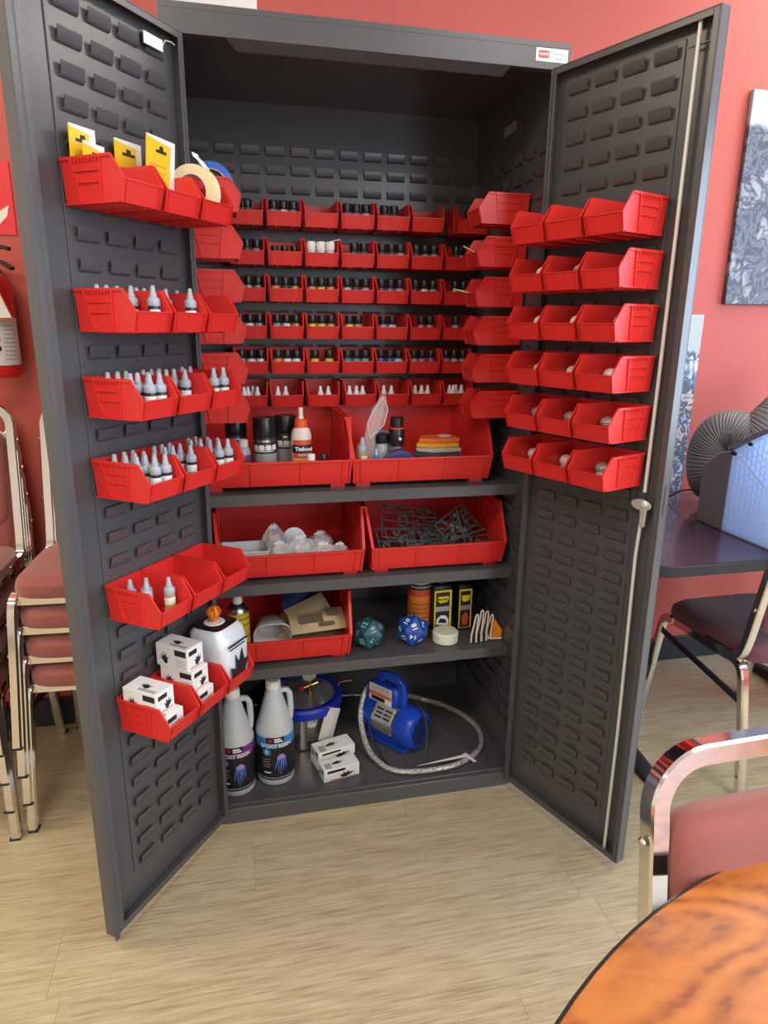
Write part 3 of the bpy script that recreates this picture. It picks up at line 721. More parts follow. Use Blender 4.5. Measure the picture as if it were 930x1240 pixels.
# purple-label glue
g = empty('craft_glue_bottle', 'small grey-capped bottle with a purple label at left of spray cans', 'bottle', (-.322, .20, Z1))
MB().lathe([(.018, 0), (.0195, .003), (.0195, .082), (.016, .094), (.0125, .097)], 20).build('bottle_body', mat('smoky_plastic', (.30, .33, .36), .3, var=.05), g)
MB().lathe([(.0135, 0), (.0135, .018), (.011, .020)], 16).build('cap', mat('pale_cap', (.55, .55, .53), .4, var=.04), g, (0, 0, .097))
q = MB(); wrap_patch(q, .0199, -PI, 0, .008, .076, 14); q.build('label_wrap', mat('purple_label', (.10, .05, .14), .4, var=.2, scale=80), g)
text_wrap('lettering', 'GLUE', .015, M_PAPER, g, .0202, .028, bold=.0004, sx=.8)
text_wrap('lettering', 'SUPER', .009, mat('purple_print', (.25, .08, .40), .5, var=.1), g, .0202, .052, sx=.8)
for x, capm, lb in ((-.140, M_WHITE, 'little bottle with a white cap in front of the glue bottle'), (-.105, M_BLACK, 'little bottle with a black cap near the right end of the upper left bin')):
    g = MB().lathe([(.012, 0), (.0145, .002), (.0145, .046), (.0115, .050)], 18).build('hobby_bottle', M_GLASSDARK if capm is M_BLACK else M_PAPER, None, (x, .185, Z1)); tag(g, lb, 'bottle')
    MB().lathe([(.0135, 0), (.0135, .002), (.0118, .004), (.0112, .024), (.0105, .025)], 18).build('cap', capm, g, (0, 0, .049))
    q = MB(); wrap_patch(q, .0149, -PI, 0, .028, .041, 12); q.build('label_wrap', M_INK if capm is M_WHITE else mat('gold_print', (.55, .38, .08), .4, var=.1), g)

# ------------------------------------------------------------------ upper shelf, right bin
g = empty('pigment_bottle', 'small clear bottle of yellow liquid with grey dropper tip', 'bottle', (.004, .185, Z1))
MB().lathe([(.0135, 0), (.0145, .002), (.0145, .076)], 18).build('bottle_body', mat('ochre_liquid', (.42, .32, .10), .15, var=.2, scale=40), g)
q = MB(); wrap_patch(q, .0149, -PI*.6, 0, .030, .066, 10); q.build('label_wrap', M_PAPER, g)
link('nozzle_cap', SHO, g, (0, 0, .076))
# zip bag, blown open and standing
bag = MB(); rings = []
pth = [((.018, .215, Z1), .026, .012), ((.016, .213, Z1+.04), .030, .015), ((.020, .210, Z1+.085), .026, .013), ((.030, .205, Z1+.11), .014, .006), ((.046, .203, Z1+.15), .024, .015), ((.058, .202, Z1+.19), .020, .010), ((.066, .200, Z1+.226), .003, .001)]
for c, a, b_ in pth:
    rings.append([(c[0] + a*math.cos(t) + .004*math.sin(3*t), c[1] + b_*math.sin(t), c[2] + .006*math.cos(2*t)) for t in [2*PI*k/18 for k in range(18)]])
bag.loft(rings, cap=False)
M_FILM = mat('clear_film', (.95, .95, .95), .08, trans=0, alpha=.16, spec=.9, var=.01, bump=.5, bscale=25, bdist=.01)
o = bag.build('zip_bag', M_FILM); tag(o, 'open clear plastic bag standing in the upper right bin', 'bag')
edge = MB(); edge.tube([(.046-.024, .203, Z1+.15), (.030, .205, Z1+.112), (.046+.022, .203, Z1+.146), (.080, .202, Z1+.19), (.067, .2, Z1+.226), (.040, .2, Z1+.19), (.022, .203, Z1+.15)], .0011, 6)
edge.build('bag_edge', mat('film_edge', (.80, .80, .80), .25, var=.03), o)
jr = MB().lathe([(.018, 0), (.021, .003), (.021, .082), (.018, .090)], 20).build('glass_jar', mat('grey_glass', (.35, .37, .40), .1, var=.1), None, (.071, .245, Z1)); tag(jr, 'grey glass jar with a wide black lid beside the airbrush bottle', 'jar')
MB().lathe([(.0215, 0), (.022, .002), (.022, .024), (.020, .026)], 20).build('lid', M_BLACK, jr, (0, 0, .090))
k_ = empty('airbrush_cleaner', 'black bottle with a red ring and metal knob in the upper right bin', 'bottle', (.112, .225, Z1))
MB().lathe([(.016, 0), (.018, .003), (.018, .055), (.013, .065), (.013, .085)], 20).build('bottle_body', mat('amber_glass', (.45, .25, .16), .1, var=.1), k_)
MB().lathe([(.0225, 0), (.0235, .003), (.0235, .045), (.0225, .048)], 20).build('collar', M_BLACK, k_, (0, 0, .085))
MB().ring(.0238, .015, .005, 20, (0, 0, .133)).build('red_ring', mat('red_ring', (.6, .04, .03), .35, var=.05), k_)
MB().lathe([(.018, 0), (.0195, .002), (.0195, .026), (.017, .028)], 16).build('cap', M_BLACK, k_, (0, 0, .138))
MB().lathe([(.006, 0), (.006, .010), (.004, .012)], 12).build('knob', M_CHROME, k_, (.002, -.022, .108), (PI/2, 0, 0))
db = MB(); db.prism([(.062*math.cos(a), .080*math.sin(a)) for a in [PI*k/16 for k in range(17)]], -.014, .014, 'xz')
o = db.build('tape_dispenser', mat('navy_plastic', (.05, .055, .16), .35, var=.08), None, (.112, .185, Z1), bevel=.003); tag(o, 'dark blue half-round tape dispenser in front of the black bottle', 'dispenser')
MB().lathe([(.024, 0), (.024, .0012)], 24).build('hub_disc', mat('hub_navy', (.08, .08, .2), .3, var=.06), o, (0, -.0142, .022), (PI/2, 0, 0))
sq = MB(); sq.lathe([(.008, 0), (.009, .002), (.009, .050), (.004, .066), (.002, .082)], 12)
o = sq.build('blue_tip_bottle', mat('frosted_grey', (.55, .58, .62), .3, var=.05), None, (.046, .192, Z1)); tag(o, 'slim frosted bottle with a bright blue tip beside the bag', 'bottle')
MB().lathe([(.0082, 0), (.0075, .010), (.003, .014)], 12).build('blue_tip', mat('bright_blue', (.03, .25, .75), .35, var=.05), o, (0, 0, .052))
bf = MB().loft([[(x + .002*math.sin(x*300), y, z + .003*math.sin(y*200 + x*150)) for x in [-.035 + .007*i for i in range(11)]] + [(x, y, z - .0015) for x in [.035 - .007*i for i in range(11)]] for y, z in ((-.03, 0), (-.01, .012), (.01, .016), (.03, .006))])
o = bf.build('blue_wipe', mat('blue_wipe', (.18, .38, .62), .7, var=.2, scale=50), None, (.085, .29, Z1+.10), (.2, 0, .3)); tag(o, 'light blue wipe crumpled behind the black bottle', 'cloth')
o2 = MB().box(-.03, .03, -.02, .02, 0, .098).build('tissue_pack', mat('blue_white_pack', (.45, .52, .62), .4, var=.15, scale=30), None, (.085, .31, Z1), bevel=.004); tag(o2, 'pale blue pack standing at the back of the upper right bin', 'pack')
# sanding pads stack
padc = [('dark_pad', (.05, .05, .055)), ('grey_pad', (.42, .41, .38)), ('yellow_pad', (.70, .36, .02)), ('orange_pad', (.72, .16, .025))]
desc = ['bottom black sanding pad', 'grey sanding pad second from the bottom', 'yellow orange sanding pad under the top one', 'top orange sanding pad of the stack']
for k, (nm, c) in enumerate(padc):
    zz = Z1 + .050 + k*.0135
    w_ = .068 - .003*k
    q = MB(); poly = [(-w_, -.012), (-w_*.35, -.040), (w_, -.036), (w_*1.02, .02), (w_*.8, .045), (-w_*.55, .042)]
    q.prism(poly, 0, .0128)
    o = q.build('sanding_pad', mat(nm, c, .75, var=.15, scale=80), None, (.232 + .004*(k % 2), .235 + .002*k, zz), (0, 0, .05*k - .05), bevel=.002); tag(o, desc[k] + ' in the upper right bin', 'sanding pad', 'stack of sanding pads')
o = MB().box(-.062, .062, -.04, .04, 0, .0495).build('pad_box', mat('pad_box', (.06, .05, .10), .5, var=.1), None, (.234, .238, Z1), bevel=.003); tag(o, 'dark box under the stack of sanding pads', 'box')
tr = MB().lathe([(.012, 0), (.020, .001), (.021, .003), (.006, .004)], 20).build('round_token', M_PAPER, None, (.262, .245, Z1+.1035)); tag(tr, 'small white disc lying on the orange sanding pad', 'disc')

# ------------------------------------------------------------------ middle shelf, left bin: tray and bags
M_TRAY = mat('frosted_tray', (.62, .64, .66), .3, var=.04)
t = MB(); a, b_, h, th = .064, .05, .062, .002
t.box(-a, a, -b_, b_, 0, th).box(-a, a, -b_, -b_+th, th, h).box(-a, a, b_-th, b_, th, h).box(-a, -a+th, -b_+th, b_-th, th, h).box(a-th, a, -b_+th, b_-th, th, h)
t.box(-a-.004, a+.004, -b_-.004, -b_, h-.004, h).box(-a-.004, a+.004, b_, b_+.004, h-.004, h).box(-a-.004, -a, -b_, b_, h-.004, h).box(a, a+.004, -b_, b_, h-.004, h)
o = t.build('storage_tub', M_TRAY, None, (-.330, .215, Z2), bevel=.0008); tag(o, 'frosted plastic tub at the left of the middle left bin', 'tub')
o = MB().box(-.055, .055, -.035, .035, 0, .004).build('plastic_sheet', M_TRAY, None, (-.335, .215, Z2+.030), (.1, .05, .1), bevel=.001); tag(o, 'pale plastic sheet lying inside the frosted tub', 'sheet')
M_BAG = mat('crinkled_film', (.82, .82, .81), .18, alpha=.42, spec=.8, var=.08, scale=30, bump=.8, bscale=45, bdist=.012)
def crinkle_bag(loc, sx, sy, sz, seed, label, flapz=.035):
    rr = random.Random(seed); q = MB(); n = 18
    rg = []
    for i in range(9):
        t = i/8; z = sz*t
        k = math.sin(PI*min(1, t*.85+.12))**.6 if t < .8 else .62 - .5*(t-.8)/.2
        rg.append([(sx*k*math.cos(2*PI*j/n)*(1+rr.uniform(-.16, .16)), sy*(k if t < .8 else k*.3)*math.sin(2*PI*j/n)*(1+rr.uniform(-.16, .16)), z + (rr.uniform(-.004, .006) if i else 0)) for j in range(n)])
    q.loft(rg)
    o = q.build('plastic_bag', M_BAG, None, loc, (rr.uniform(-.15, .15)*0, 0, rr.uniform(-.5, .5)), angle=20); tag(o, label, 'bag', 'clear bags in the middle left bin')
    z = MB().box(-sx*.4, sx*.4, -.001, .001, sz*.92, sz*.92+.004); z.build('zip_strip', mat('zip_strip', (.75, .75, .74), .3, var=.04), o)
    return o
for i, (x, y, a, b_, h, lb) in enumerate([(-.236, .185, .036, .030, .082, 'clear bag beside the frosted tub with a sharp fold'), (-.172, .205, .040, .034, .092, 'tallest clear bag in the middle of the middle left bin'),
                                          (-.110, .190, .036, .028, .070, 'clear bag in front right of the tallest bag'), (-.060, .200, .030, .030, .062, 'clear bag nearest the right wall of the middle left bin'),
                                          (-.245, .26, .036, .032, .110, 'clear bag standing upright at the back beside the tub'), (-.110, .265, .045, .034, .080, 'clear bag lying behind the others at the right')]):
    crinkle_bag((x, y, Z2), a, b_, h, i, lb)
for i, (x, y, r_) in enumerate([(-.135, .152, .014), (-.095, .155, .012), (-.062, .160, .012), (-.20, .150, .013)]):
    o = MB().lathe([(r_*.6, 0), (r_, .002), (r_, .018), (r_*.9, .021)], 16).build('white_stopper', M_WHITE, None, (x, y, Z2), (0, 0, 0)); tag(o, f'small white stopper at the lip of the middle left bin, {ORD[(3, 0, 0, 0)[0] if i == 3 else i]} of four', 'stopper', 'white stoppers in the middle left bin')
    o['label'] = ['small white stopper in front of the tallest clear bag', 'small white stopper third from the left in the bag bin', 'small white stopper nearest the right wall of the bag bin', 'small white stopper leftmost in the bag bin'][i]
o = MB().lathe([(.030, 0), (.034, .003), (.034, .012)], 24).build('frosted_disc', M_TRAY, None, (-.185, .285, Z2+.055), (1.25, 0, .1)); tag(o, 'round frosted disc leaning behind the clear bags', 'disc')

# ------------------------------------------------------------------ middle shelf, right bin: sprues
M_SPR = mat('grey_sprue', (.10, .105, .11), .38, var=.12, scale=60)
def sprue(w_, h, seed, loc, rot, label):
    rr = random.Random(seed); q = MB(); t = .0032
    for y in (0, h): q.bar((0, y, 0), (w_, y, 0), t, t)
    for x in (0, w_): q.bar((x, 0, 0), (x, h, 0), t, t)
    nx = max(2, int(w_/.032)); ny = max(2, int(h/.034))
    for i in range(1, nx):
        x = w_*i/nx + rr.uniform(-.005, .005); q.bar((x, 0, 0), (x, h, 0), t*.8, t*.8)
    for i in range(1, ny):
        y = h*i/ny + rr.uniform(-.005, .005); q.bar((0, y, 0), (w_, y, 0), t*.8, t*.8)
    for i in range(int(nx*ny*1.5)):
        x, y = rr.uniform(.008, w_-.008), rr.uniform(.008, h-.008); a = rr.uniform(0, PI); l = rr.uniform(.006, .014)
        q.bar((x-l*math.cos(a), y-l*math.sin(a), .001), (x+l*math.cos(a), y+l*math.sin(a), .001), .005, .005)
        if rr.random() < .35: q.sphere((x, y, .002), rr.uniform(.004, .010), 8, (1, 1, .4))
    o = q.build('sprue', M_SPR, None, loc, rot, angle=40); return tag(o, label, 'sprue', 'grey model sprues')
sprue(.135, .10, 1, (.060, .175, Z2+.030), (.50, .05, .05), 'grey plastic sprue leaning at the front left of the sprue bin')
sprue(.175, .16, 2, (.075, .235, Z2+.062), (.40, .14, -.12), 'grey plastic sprue lying slanted behind the front one')
sprue(.17, .14, 3, (.155, .165, Z2+.026), (.30, .02, .18), 'grey plastic sprue lying in the middle of the bin')
sprue(.17, .12, 4, (.225, .175, Z2+.045), (.10, -.18, .22), 'grey plastic sprue rising towards the right of the bin')
sprue(.13, .075, 5, (.275, .19, Z2+.040), (.85, -.35, .55), 'grey plastic sprue standing steeply at the right end')
sprue(.085, .10, 6, (.330, .20, Z2+.030), (1.25, -.05, 1.0), 'tallest grey sprue propped against the bin wall at right')
sprue(.15, .06, 7, (.255, .158, Z2+.030), (.25, -.06, .04), 'grey plastic sprue lying lowest at the front right of the bin')
sprue(.16, .15, 8, (.06, .21, Z2+.008), (.04, 0, 0), 'grey plastic sprue lying flat under the others at left')
sprue(.16, .15, 9, (.22, .20, Z2+.008), (.04, 0, 0), 'grey plastic sprue lying flat under the others at right')

# ------------------------------------------------------------------ lower shelf
g = empty('spray_can', 'yellow and silver aerosol can with a white cap on the lower shelf', 'spray can', (-.358, .205, Z3))
MB().lathe([(.030, 0), (.0325, .003), (.0325, .128)], 24).build('can_body', mat('yellow_label', (.52, .42, .02), .4, var=.1, scale=50), g)
MB().lathe([(.0325, 0), (.033, .002), (.030, .012), (.020, .024), (.014, .028)], 24).build('can_shoulder', M_STEELBARE, g, (0, 0, .128))
MB().lathe([(.0145, 0), (.0145, .030), (.013, .032)], 16).build('cap', M_WHITE, g, (0, 0, .154))
for z in (.055, .093, .112):
    q = MB(); wrap_patch(q, .0329, -PI*.95, -PI*.05, z, z+.0025, 10); q.build('print_line', M_INK, g)
cup = MB(); rg = []
for z, r_ in ((0, .030), (.004, .034), (.09, .056), (.09, .053), (.006, .031)): rg.append([(r_*math.copysign(abs(math.cos(t))**.6, math.cos(t)), r_*.8*math.copysign(abs(math.sin(t))**.6, math.sin(t)), z) for t in [2*PI*k/24 for k in range(24)]])
cup.loft(rg)
o = cup.build('measuring_cup', mat('frosted_white', (.62, .62, .60), .35, var=.05), None, (-.266, .285, Z3+.048), (PI/2+.10, .0, .05)); tag(o, 'frosted white cup lying on its side in the lower shelf bin', 'cup')
def sheet(nm, loc, rot, w_, h, curl, m, label, cat, poly=None):
    q = MB(); n = 8
    top = [[(w_*(i/n-.5), h*(j/n-.5), curl*math.sin(PI*i/n)*math.cos(PI*(j/n-.5))) for j in range(n+1)] for i in range(n+1)]
    vs = [p for r_ in top for p in r_] + [(p[0], p[1], p[2]-.0012) for r_ in top for p in r_]; m_ = (n+1)**2; fs = []
    for i in range(n):
        for j in range(n):
            a = i*(n+1)+j; fs += [(a, a+n+1, a+n+2, a+1), (m_+a, m_+a+1, m_+a+n+2, m_+a+n+1)]
    for i in range(n):
        for a, b__ in ((i, i+1), (n*(n+1)+i, n*(n+1)+i+1), (i*(n+1), (i+1)*(n+1)), (i*(n+1)+n, (i+1)*(n+1)+n)): fs.append((a, b__, m_+b__, m_+a))
    q.add(vs, fs); o = q.build(nm, m, None, loc, rot); return tag(o, label, cat, 'sandpaper in the lower bin')
M_SAND = mat('sandpaper_back', (.42, .31, .17), .7, var=.12, scale=60)
M_SAND2 = mat('sandpaper_dark', (.26, .19, .11), .75, var=.2, scale=90)
s1 = sheet('sandpaper_sheet', (-.128, .205, Z3+.078), (.42, -.03, .06), .165, .085, .016, M_SAND, 'front tan sandpaper sheet with dark print', 'sandpaper')
for a in ((-.055, .015, -.018, .012), (.03, .062, .0, .03), (.0, .045, -.035, -.022)):
    MB().box(a[0], a[1], a[2], a[3], .0135, .0165).build('print_block', MATS.get('sand_print') or mat('sand_print', (.12, .09, .06), .6, var=.3, scale=120), s1)
sheet('sandpaper_sheet', (-.150, .245, Z3+.096), (.65, -.25, .35), .13, .07, .012, M_SAND2, 'brown sandpaper sheet curling behind the front one', 'sandpaper')
sheet('sandpaper_sheet', (-.15, .265, Z3+.040), (.25, .05, -.1), .17, .11, .006, M_SAND, 'tan sandpaper sheet lying below the others', 'sandpaper')
sheet('sandpaper_sheet', (-.13, .22, Z3+.030), (.1, 0, .1), .18, .12, .004, M_SAND2, 'lowest brown sandpaper sheet in the bin', 'sandpaper')
o = sheet('blue_rag', (-.165, .335, Z3+.095), (.5, .05, 0), .115, .10, .03, mat('navy_cloth', (.03, .05, .16), .85, var=.2, scale=120), 'dark blue cloth bunched behind the sandpaper', 'cloth')
del o['group']
# twenty-sided dice
def d20(loc, rot, rad, m, edge_m, label, nums, mi):
    bm = bmesh.new(); bmesh.ops.create_icosphere(bm, subdivisions=1, radius=rad); bm.normal_update()
    fc = [(f_.calc_center_median().copy(), f_.normal.copy(), f_.verts[0].co.copy()) for f_ in bm.faces]
    bmesh.ops.bevel(bm, geom=list(bm.edges), offset=rad*.025, segments=1, affect='EDGES')
    me = bpy.data.meshes.new('die'); bm.to_mesh(me); bm.free(); me.materials.append(m)
    o = link('twenty_sided_die', me, None, loc, rot); tag(o, label, 'die', 'large dice on the lower shelf')
    bpy.context.view_layer.update()
    Rm = Euler(rot).to_matrix()
    for i, (c, n, v) in enumerate(fc):
        wn = Rm @ n
        if wn.y > .45: continue
        upv = (v - c).normalized(); x = upv.cross(n).normalized()
        M = Matrix((x, upv, n)).transposed().to_4x4(); M.translation = c + n*.0006
        me2 = text_mesh(str(nums[i % len(nums)]), rad*.42, rad*.008); me2.materials.clear(); me2.materials.append(mi)
        for vv in me2.vertices: vv.co = M @ vv.co
        link('number', me2, o)
    return o
M_TEAL = mat('teal_resin', (.010, .085, .11), .12, var=.8, scale=28, coat=.5)
M_BRES = mat('blue_resin', (.012, .07, .36), .12, var=.7, scale=24, coat=.5)
d20((.027, .193, SH[2]+.046), (.36, .1, .35), .0535, M_TEAL, None, 'teal marbled twenty-sided die on the lower shelf', [4, 17, 9, 2, 14, 6, 11, 20, 8, 1, 13, 7, 5, 18, 3, 10, 16, 12, 15, 19], mat('teal_number', (.30, .45, .48), .4, var=.05))
d20((.164, .190, SH[2]+.046), (.36, .05, .10), .0535, M_BRES, None, 'bright blue twenty-sided die with white numbers on the lower shelf', [3, 19, 6, 9, 4, 16, 8, 12, 1, 17, 7, 14, 11, 5, 13, 2, 18, 10, 15, 20], M_WHITE)
g = empty('finish_can', 'black and orange labelled can behind the blue die', 'can', (.214, .300, SH[2]))
MB().lathe([(.035, 0), (.0375, .003), (.0375, .19)], 28).build('can_body', mat('can_black', (.03, .03, .03), .35, var=.2, scale=40), g)
MB().lathe([(.0375, 0), (.038, .002), (.036, .008), (.030, .009)], 28).build('can_rim', M_STEELBARE, g, (0, 0, .19))
q = MB(); wrap_patch(q, .038, -PI, 0, .012, .118, 20); q.build('orange_label', mat('orange_label', (.62, .17, .02), .4, var=.12, scale=60), g)
q = MB(); wrap_patch(q, .0383, -PI, 0, .118, .140, 20); q.build('red_label', mat('red_label', (.45, .06, .02), .4, var=.12, scale=60), g)
for z in (.148, .160, .172, .03, .045, .060, .075, .09):
    q = MB(); wrap_patch(q, .0385, -PI*.85, -PI*.15, z, z+.004, 12); q.build('print_line', MATS['grey_print'] if z > .14 else mat('can_print', (.30, .08, .02), .5, var=.3, scale=150), g)
# polish bottles
def polish(x, y, w_, label, red):
    g = empty('polish_bottle', label, 'bottle', (x, y, SH[2]), (0, 0, .06), 'black polish bottles on the lower shelf')
    q = MB(); q.loft([blob(z, -w_*k, w_*k, -.018*k, .018*k, 20, .3) for z, k in ((0, .97), (.003, 1), (.145, 1), (.155, .9), (.160, .45))]); q.build('bottle_body', M_BLACK, g)
    MB().box(-.012, .012, -.008, .008, .160, .176).build('cap', M_BLACK, g, bevel=.002)
    e = -.0186
    MB().box(-w_*.93, w_*.93, e-.0004, e+.002, .01, .142).build('yellow_border', mat('polish_yellow', (.75, .58, .02), .4, var=.06), g)
    MB().box(-w_*.78, w_*.72, e-.0008, e, .012, .136).build('black_label', M_INK, g)
    MB().prism([(-w_*.6, .108), (-w_*.3, .100), (w_*.35, .102), (w_*.62, .110), (w_*.6, .122), (-w_*.55, .122)], e-.0012, e-.0008, 'xz').build('emblem', MATS['polish_yellow'], g)
    text_on('lettering', 'Meguiars', .011, M_INK, g, (0, e-.0014, .112), bold=.0004, sx=w_/.036) if not red else None
    MB().box(-w_*.8, w_*.85, e-.0012, e-.0008, .072, .088).build('grey_band', mat('silver_band', (.42, .42, .42), .35, .4, var=.05), g)
    if red: MB().prism([(-w_*.4, .02), (w_*.3, .02), (w_*.5, .05), (w_*.1, .066), (-w_*.5, .05)], e-.0012, e-.0008, 'xz').build('red_print', mat('polish_red', (.6, .08, .03), .4, var=.1), g)
    else:
        MB().prism([(-w_*.7, .028), (w_*.6, .022), (w_*.65, .040), (w_*.35, .056), (-w_*.2, .058), (-w_*.65, .046)], e-.0012, e-.0008, 'xz').build('car_print', M_PAPER, g)
        MB().prism([(-w_*.5, .034), (w_*.45, .030), (w_*.3, .044), (-w_*.3, .048)], e-.0015, e-.0012, 'xz').build('car_shadow', M_INK, g)
polish(.276, .265, .031, 'black bottle with a yellow-edged label and car picture, right of orange can', False)
polish(.350, .262, .023, 'narrow black bottle with yellow and red label beside the cloths', True)
o = MB().lathe([(.036, 0), (.040, .004), (.040, .026), (.0405, .030), (.036, .035), (.002, .036)], 28).build('foam_applicator', mat('cream_foam', (.66, .68, .52), .8, var=.06, scale=60, bump=.3, bscale=150), None, (.268, .185, SH[2])); tag(o, 'round cream foam applicator pad in front of the polish bottles', 'pad')
# folded microfibre cloths
M_OR = mat('orange_microfibre', (.78, .26, .015), .9, var=.2, scale=150, bump=.5, bscale=200)
M_WED = mat('white_edging', (.72, .71, .69), .8, var=.1, scale=100)
for k in range(4):
    x = .352 + .0175*k; H_ = .092 + .012*math.sin(k*1.3)
    prof = [(-.012+.002*k, .0), (-.011, .03), (-.004, .065), (.0, H_), (.005, H_+.004), (.008, H_-.002), (.006, .06), (.003, .03), (.004, .0)]
    q = MB(); q.loft([[(x_ - .0016, y_, z_) for (x_, z_) in prof for y_ in (0,)] + [(x_ + .0016, y_, z_) for (x_, z_) in reversed(prof) for y_ in (0,)] for y_ in (0, .085)])
    o = q.build('microfibre_cloth', M_OR, None, (x, .150 + .003*k, SH[2] + .001), (0, 0, -.12)); tag(o, f'folded orange cloth with white edging, {ORD[k]} from the left on the shelf', 'cloth', 'folded orange cloths')
    e = MB(); e.sweep([(x_, -.002, z_ + (.0022 if z_ < .001 else 0)) for x_, z_ in prof], [(.0022*math.cos(t), .0022*math.sin(t)) for t in [PI/3*i for i in range(6)]], up=(0, 1, 0)); e.build('white_edging', M_WED, o)
q = MB(); q.prism([(.0, .004), (.045, .002), (.048, .03), (.018, .075), (.002, .060)], -.004, .004, 'xz')
o = q.build('microfibre_cloth', M_OR, None, (.398, .165, SH[2]+.001), (0, 0, -.1), bevel=.002); tag(o, 'orange cloth folded to a triangle at the right end of the shelf', 'cloth', 'folded orange cloths')
MB().sweep([(-.002, -.005, .060), (-.003, -.005, .025), (.004, -.005, .008), (.016, -.005, .0045), (.046, -.005, .0045)], [(.0028*math.cos(t), .0028*math.sin(t)) for t in [PI/3*i for i in range(6)]], up=(0, 1, 0)).build('white_edging', M_WED, o)

# ------------------------------------------------------------------ cabinet floor
M_JUG = mat('jug_plastic', (.50, .56, .60), .38, var=.03, scale=20)
def jug(loc, band_name, bandc, letter, label):
    g = empty('resin_jug', label, 'jug', loc, (0, 0, 0), 'resin jugs on the cabinet floor')
    r_ = .0565
    MB().lathe([(.048, 0), (.054, .003), (r_, .012), (r_, .172), (.054, .186), (.047, .205), (.0235, .288), (.0205, .296), (.0205, .306)], 32).build('jug_body', M_JUG, g)
    MB().lathe([(.0225, 0), (.023, .001), (.0215, .024), (.020, .026), (.004, .0262)], 24).build('cap', M_WHITE, g, (0, 0, .300))
    MB().tube([(.012, 0, .283), (.026, 0, .290), (.040, 0, .289), (.0475, 0, .278), (.049, 0, .255), (.050, 0, .225), (.047, 0, .195)], .0088, 10, up=(0, 1, 0)).build('handle', M_JUG, g)
    q = MB(); wrap_patch(q, r_+.0006, -PI*1.02, PI*.06, .022, .132, 24); q.build('black_label', M_INK, g)
    q = MB(); wrap_patch(q, r_+.0006, -PI*1.02, PI*.06, .132, .164, 24); q.build('colour_band', mat(band_name, bandc, .35, var=.06), g)
    q = MB(); wrap_patch(q, r_+.0010, -PI*.66, -PI*.36, .146, .166, 8); q.build('logo_block', M_BLACK, g)
    q = MB(); wrap_patch(q, r_+.0014, -PI*.63, -PI*.56, .151, .161, 4); q.build('logo_mark', mat('logo_crimson', (.4, .02, .04), .4, var=.05), g)
    q = MB(); wrap_patch(q, r_+.0014, -PI*.53, -PI*.39, .150, .155, 4); wrap_patch(q, r_+.0014, -PI*.53, -PI*.42, .157, .162, 4); q.build('logo_text', M_PAPER, g)
    text_wrap('lettering', 'EPOXY RESIN', .0175, M_PAPER, g, r_+.0014, .137, -PI*.5, bold=.0006, sx=.92)
    q = MB(); ca = -PI*.66
    q.add([((r_+.0012)*math.cos(ca), (r_+.0012)*math.sin(ca), .117)] + [((r_+.0012)*math.cos(ca+.0125/r_*math.cos(t)), (r_+.0012)*math.sin(ca+.0125/r_*math.cos(t)), .117+.0125*math.sin(t)) for t in [2*PI*i/20 for i in range(20)]], [(0, 1+i, 1+(i+1) % 20) for i in range(20)])
    q.build('letter_disc', MATS[band_name], g)
    text_wrap('lettering', letter, .018, M_PAPER, g, r_+.0018, .117, ca, bold=.0004)
    # jellyfish picture
    def patch(poly, m, nm, rr=.0016):
        q = MB(); q.add([((r_+rr)*math.cos(-PI*.42+p[0]/r_), (r_+rr)*math.sin(-PI*.42+p[0]/r_), p[1]) for p in poly], [tuple(range(len(poly)))]); q.build(nm, m, g)
    patch([(-.012, .092), (-.013, .098), (-.008, .107), (0, .110), (.008, .107), (.013, .098), (.012, .092), (.006, .094), (0, .091), (-.006, .094)], mat('jelly_violet', (.32, .25, .62), .4, var=.25, scale=120), 'jellyfish_bell')
    for x0, x1, x2, z2 in ((-.010, -.016, -.020, .056), (-.005, -.010, -.008, .046), (0, -.002, -.004, .040), (.004, .007, .003, .050), (.009, .014, .012, .058), (-.002, .004, .0, .062)):
        patch([(x0-.0018, .094), (x1-.0012, .075), (x2-.0005, z2), (x2+.0005, z2), (x1+.0015, .075), (x0+.0018, .094)], mat('jelly_blue', (.12, .22, .62), .4, var=.3, scale=120), 'jellyfish_arm', .0018)
    for k in range(4): q = MB(); wrap_patch(q, r_+.0012, -PI*.74, -PI*(.60+.015*(k % 2)), .092-.0085*k, .0935-.0085*k, 4); q.build('print_line', MATS['grey_print'], g)
    q = MB(); wrap_patch(q, r_+.0012, -PI*.9, -PI*.12, .028, .0305, 14); q.build('print_line', MATS['grey_print'], g)
    q = MB(); wrap_patch(q, r_+.0012, -PI*.72, -PI*.6, .046, .050, 4); q.build('print_line', M_PAPER, g)
    return g
jug((-.386, .137, FLR), 'purple_band', (.18, .035, .24), 'A', 'white plastic jug with a purple and black label marked A')
jug((-.267, .164, FLR), 'blue_band', (.03, .24, .55), 'B', 'white plastic jug with a blue and black label marked B')
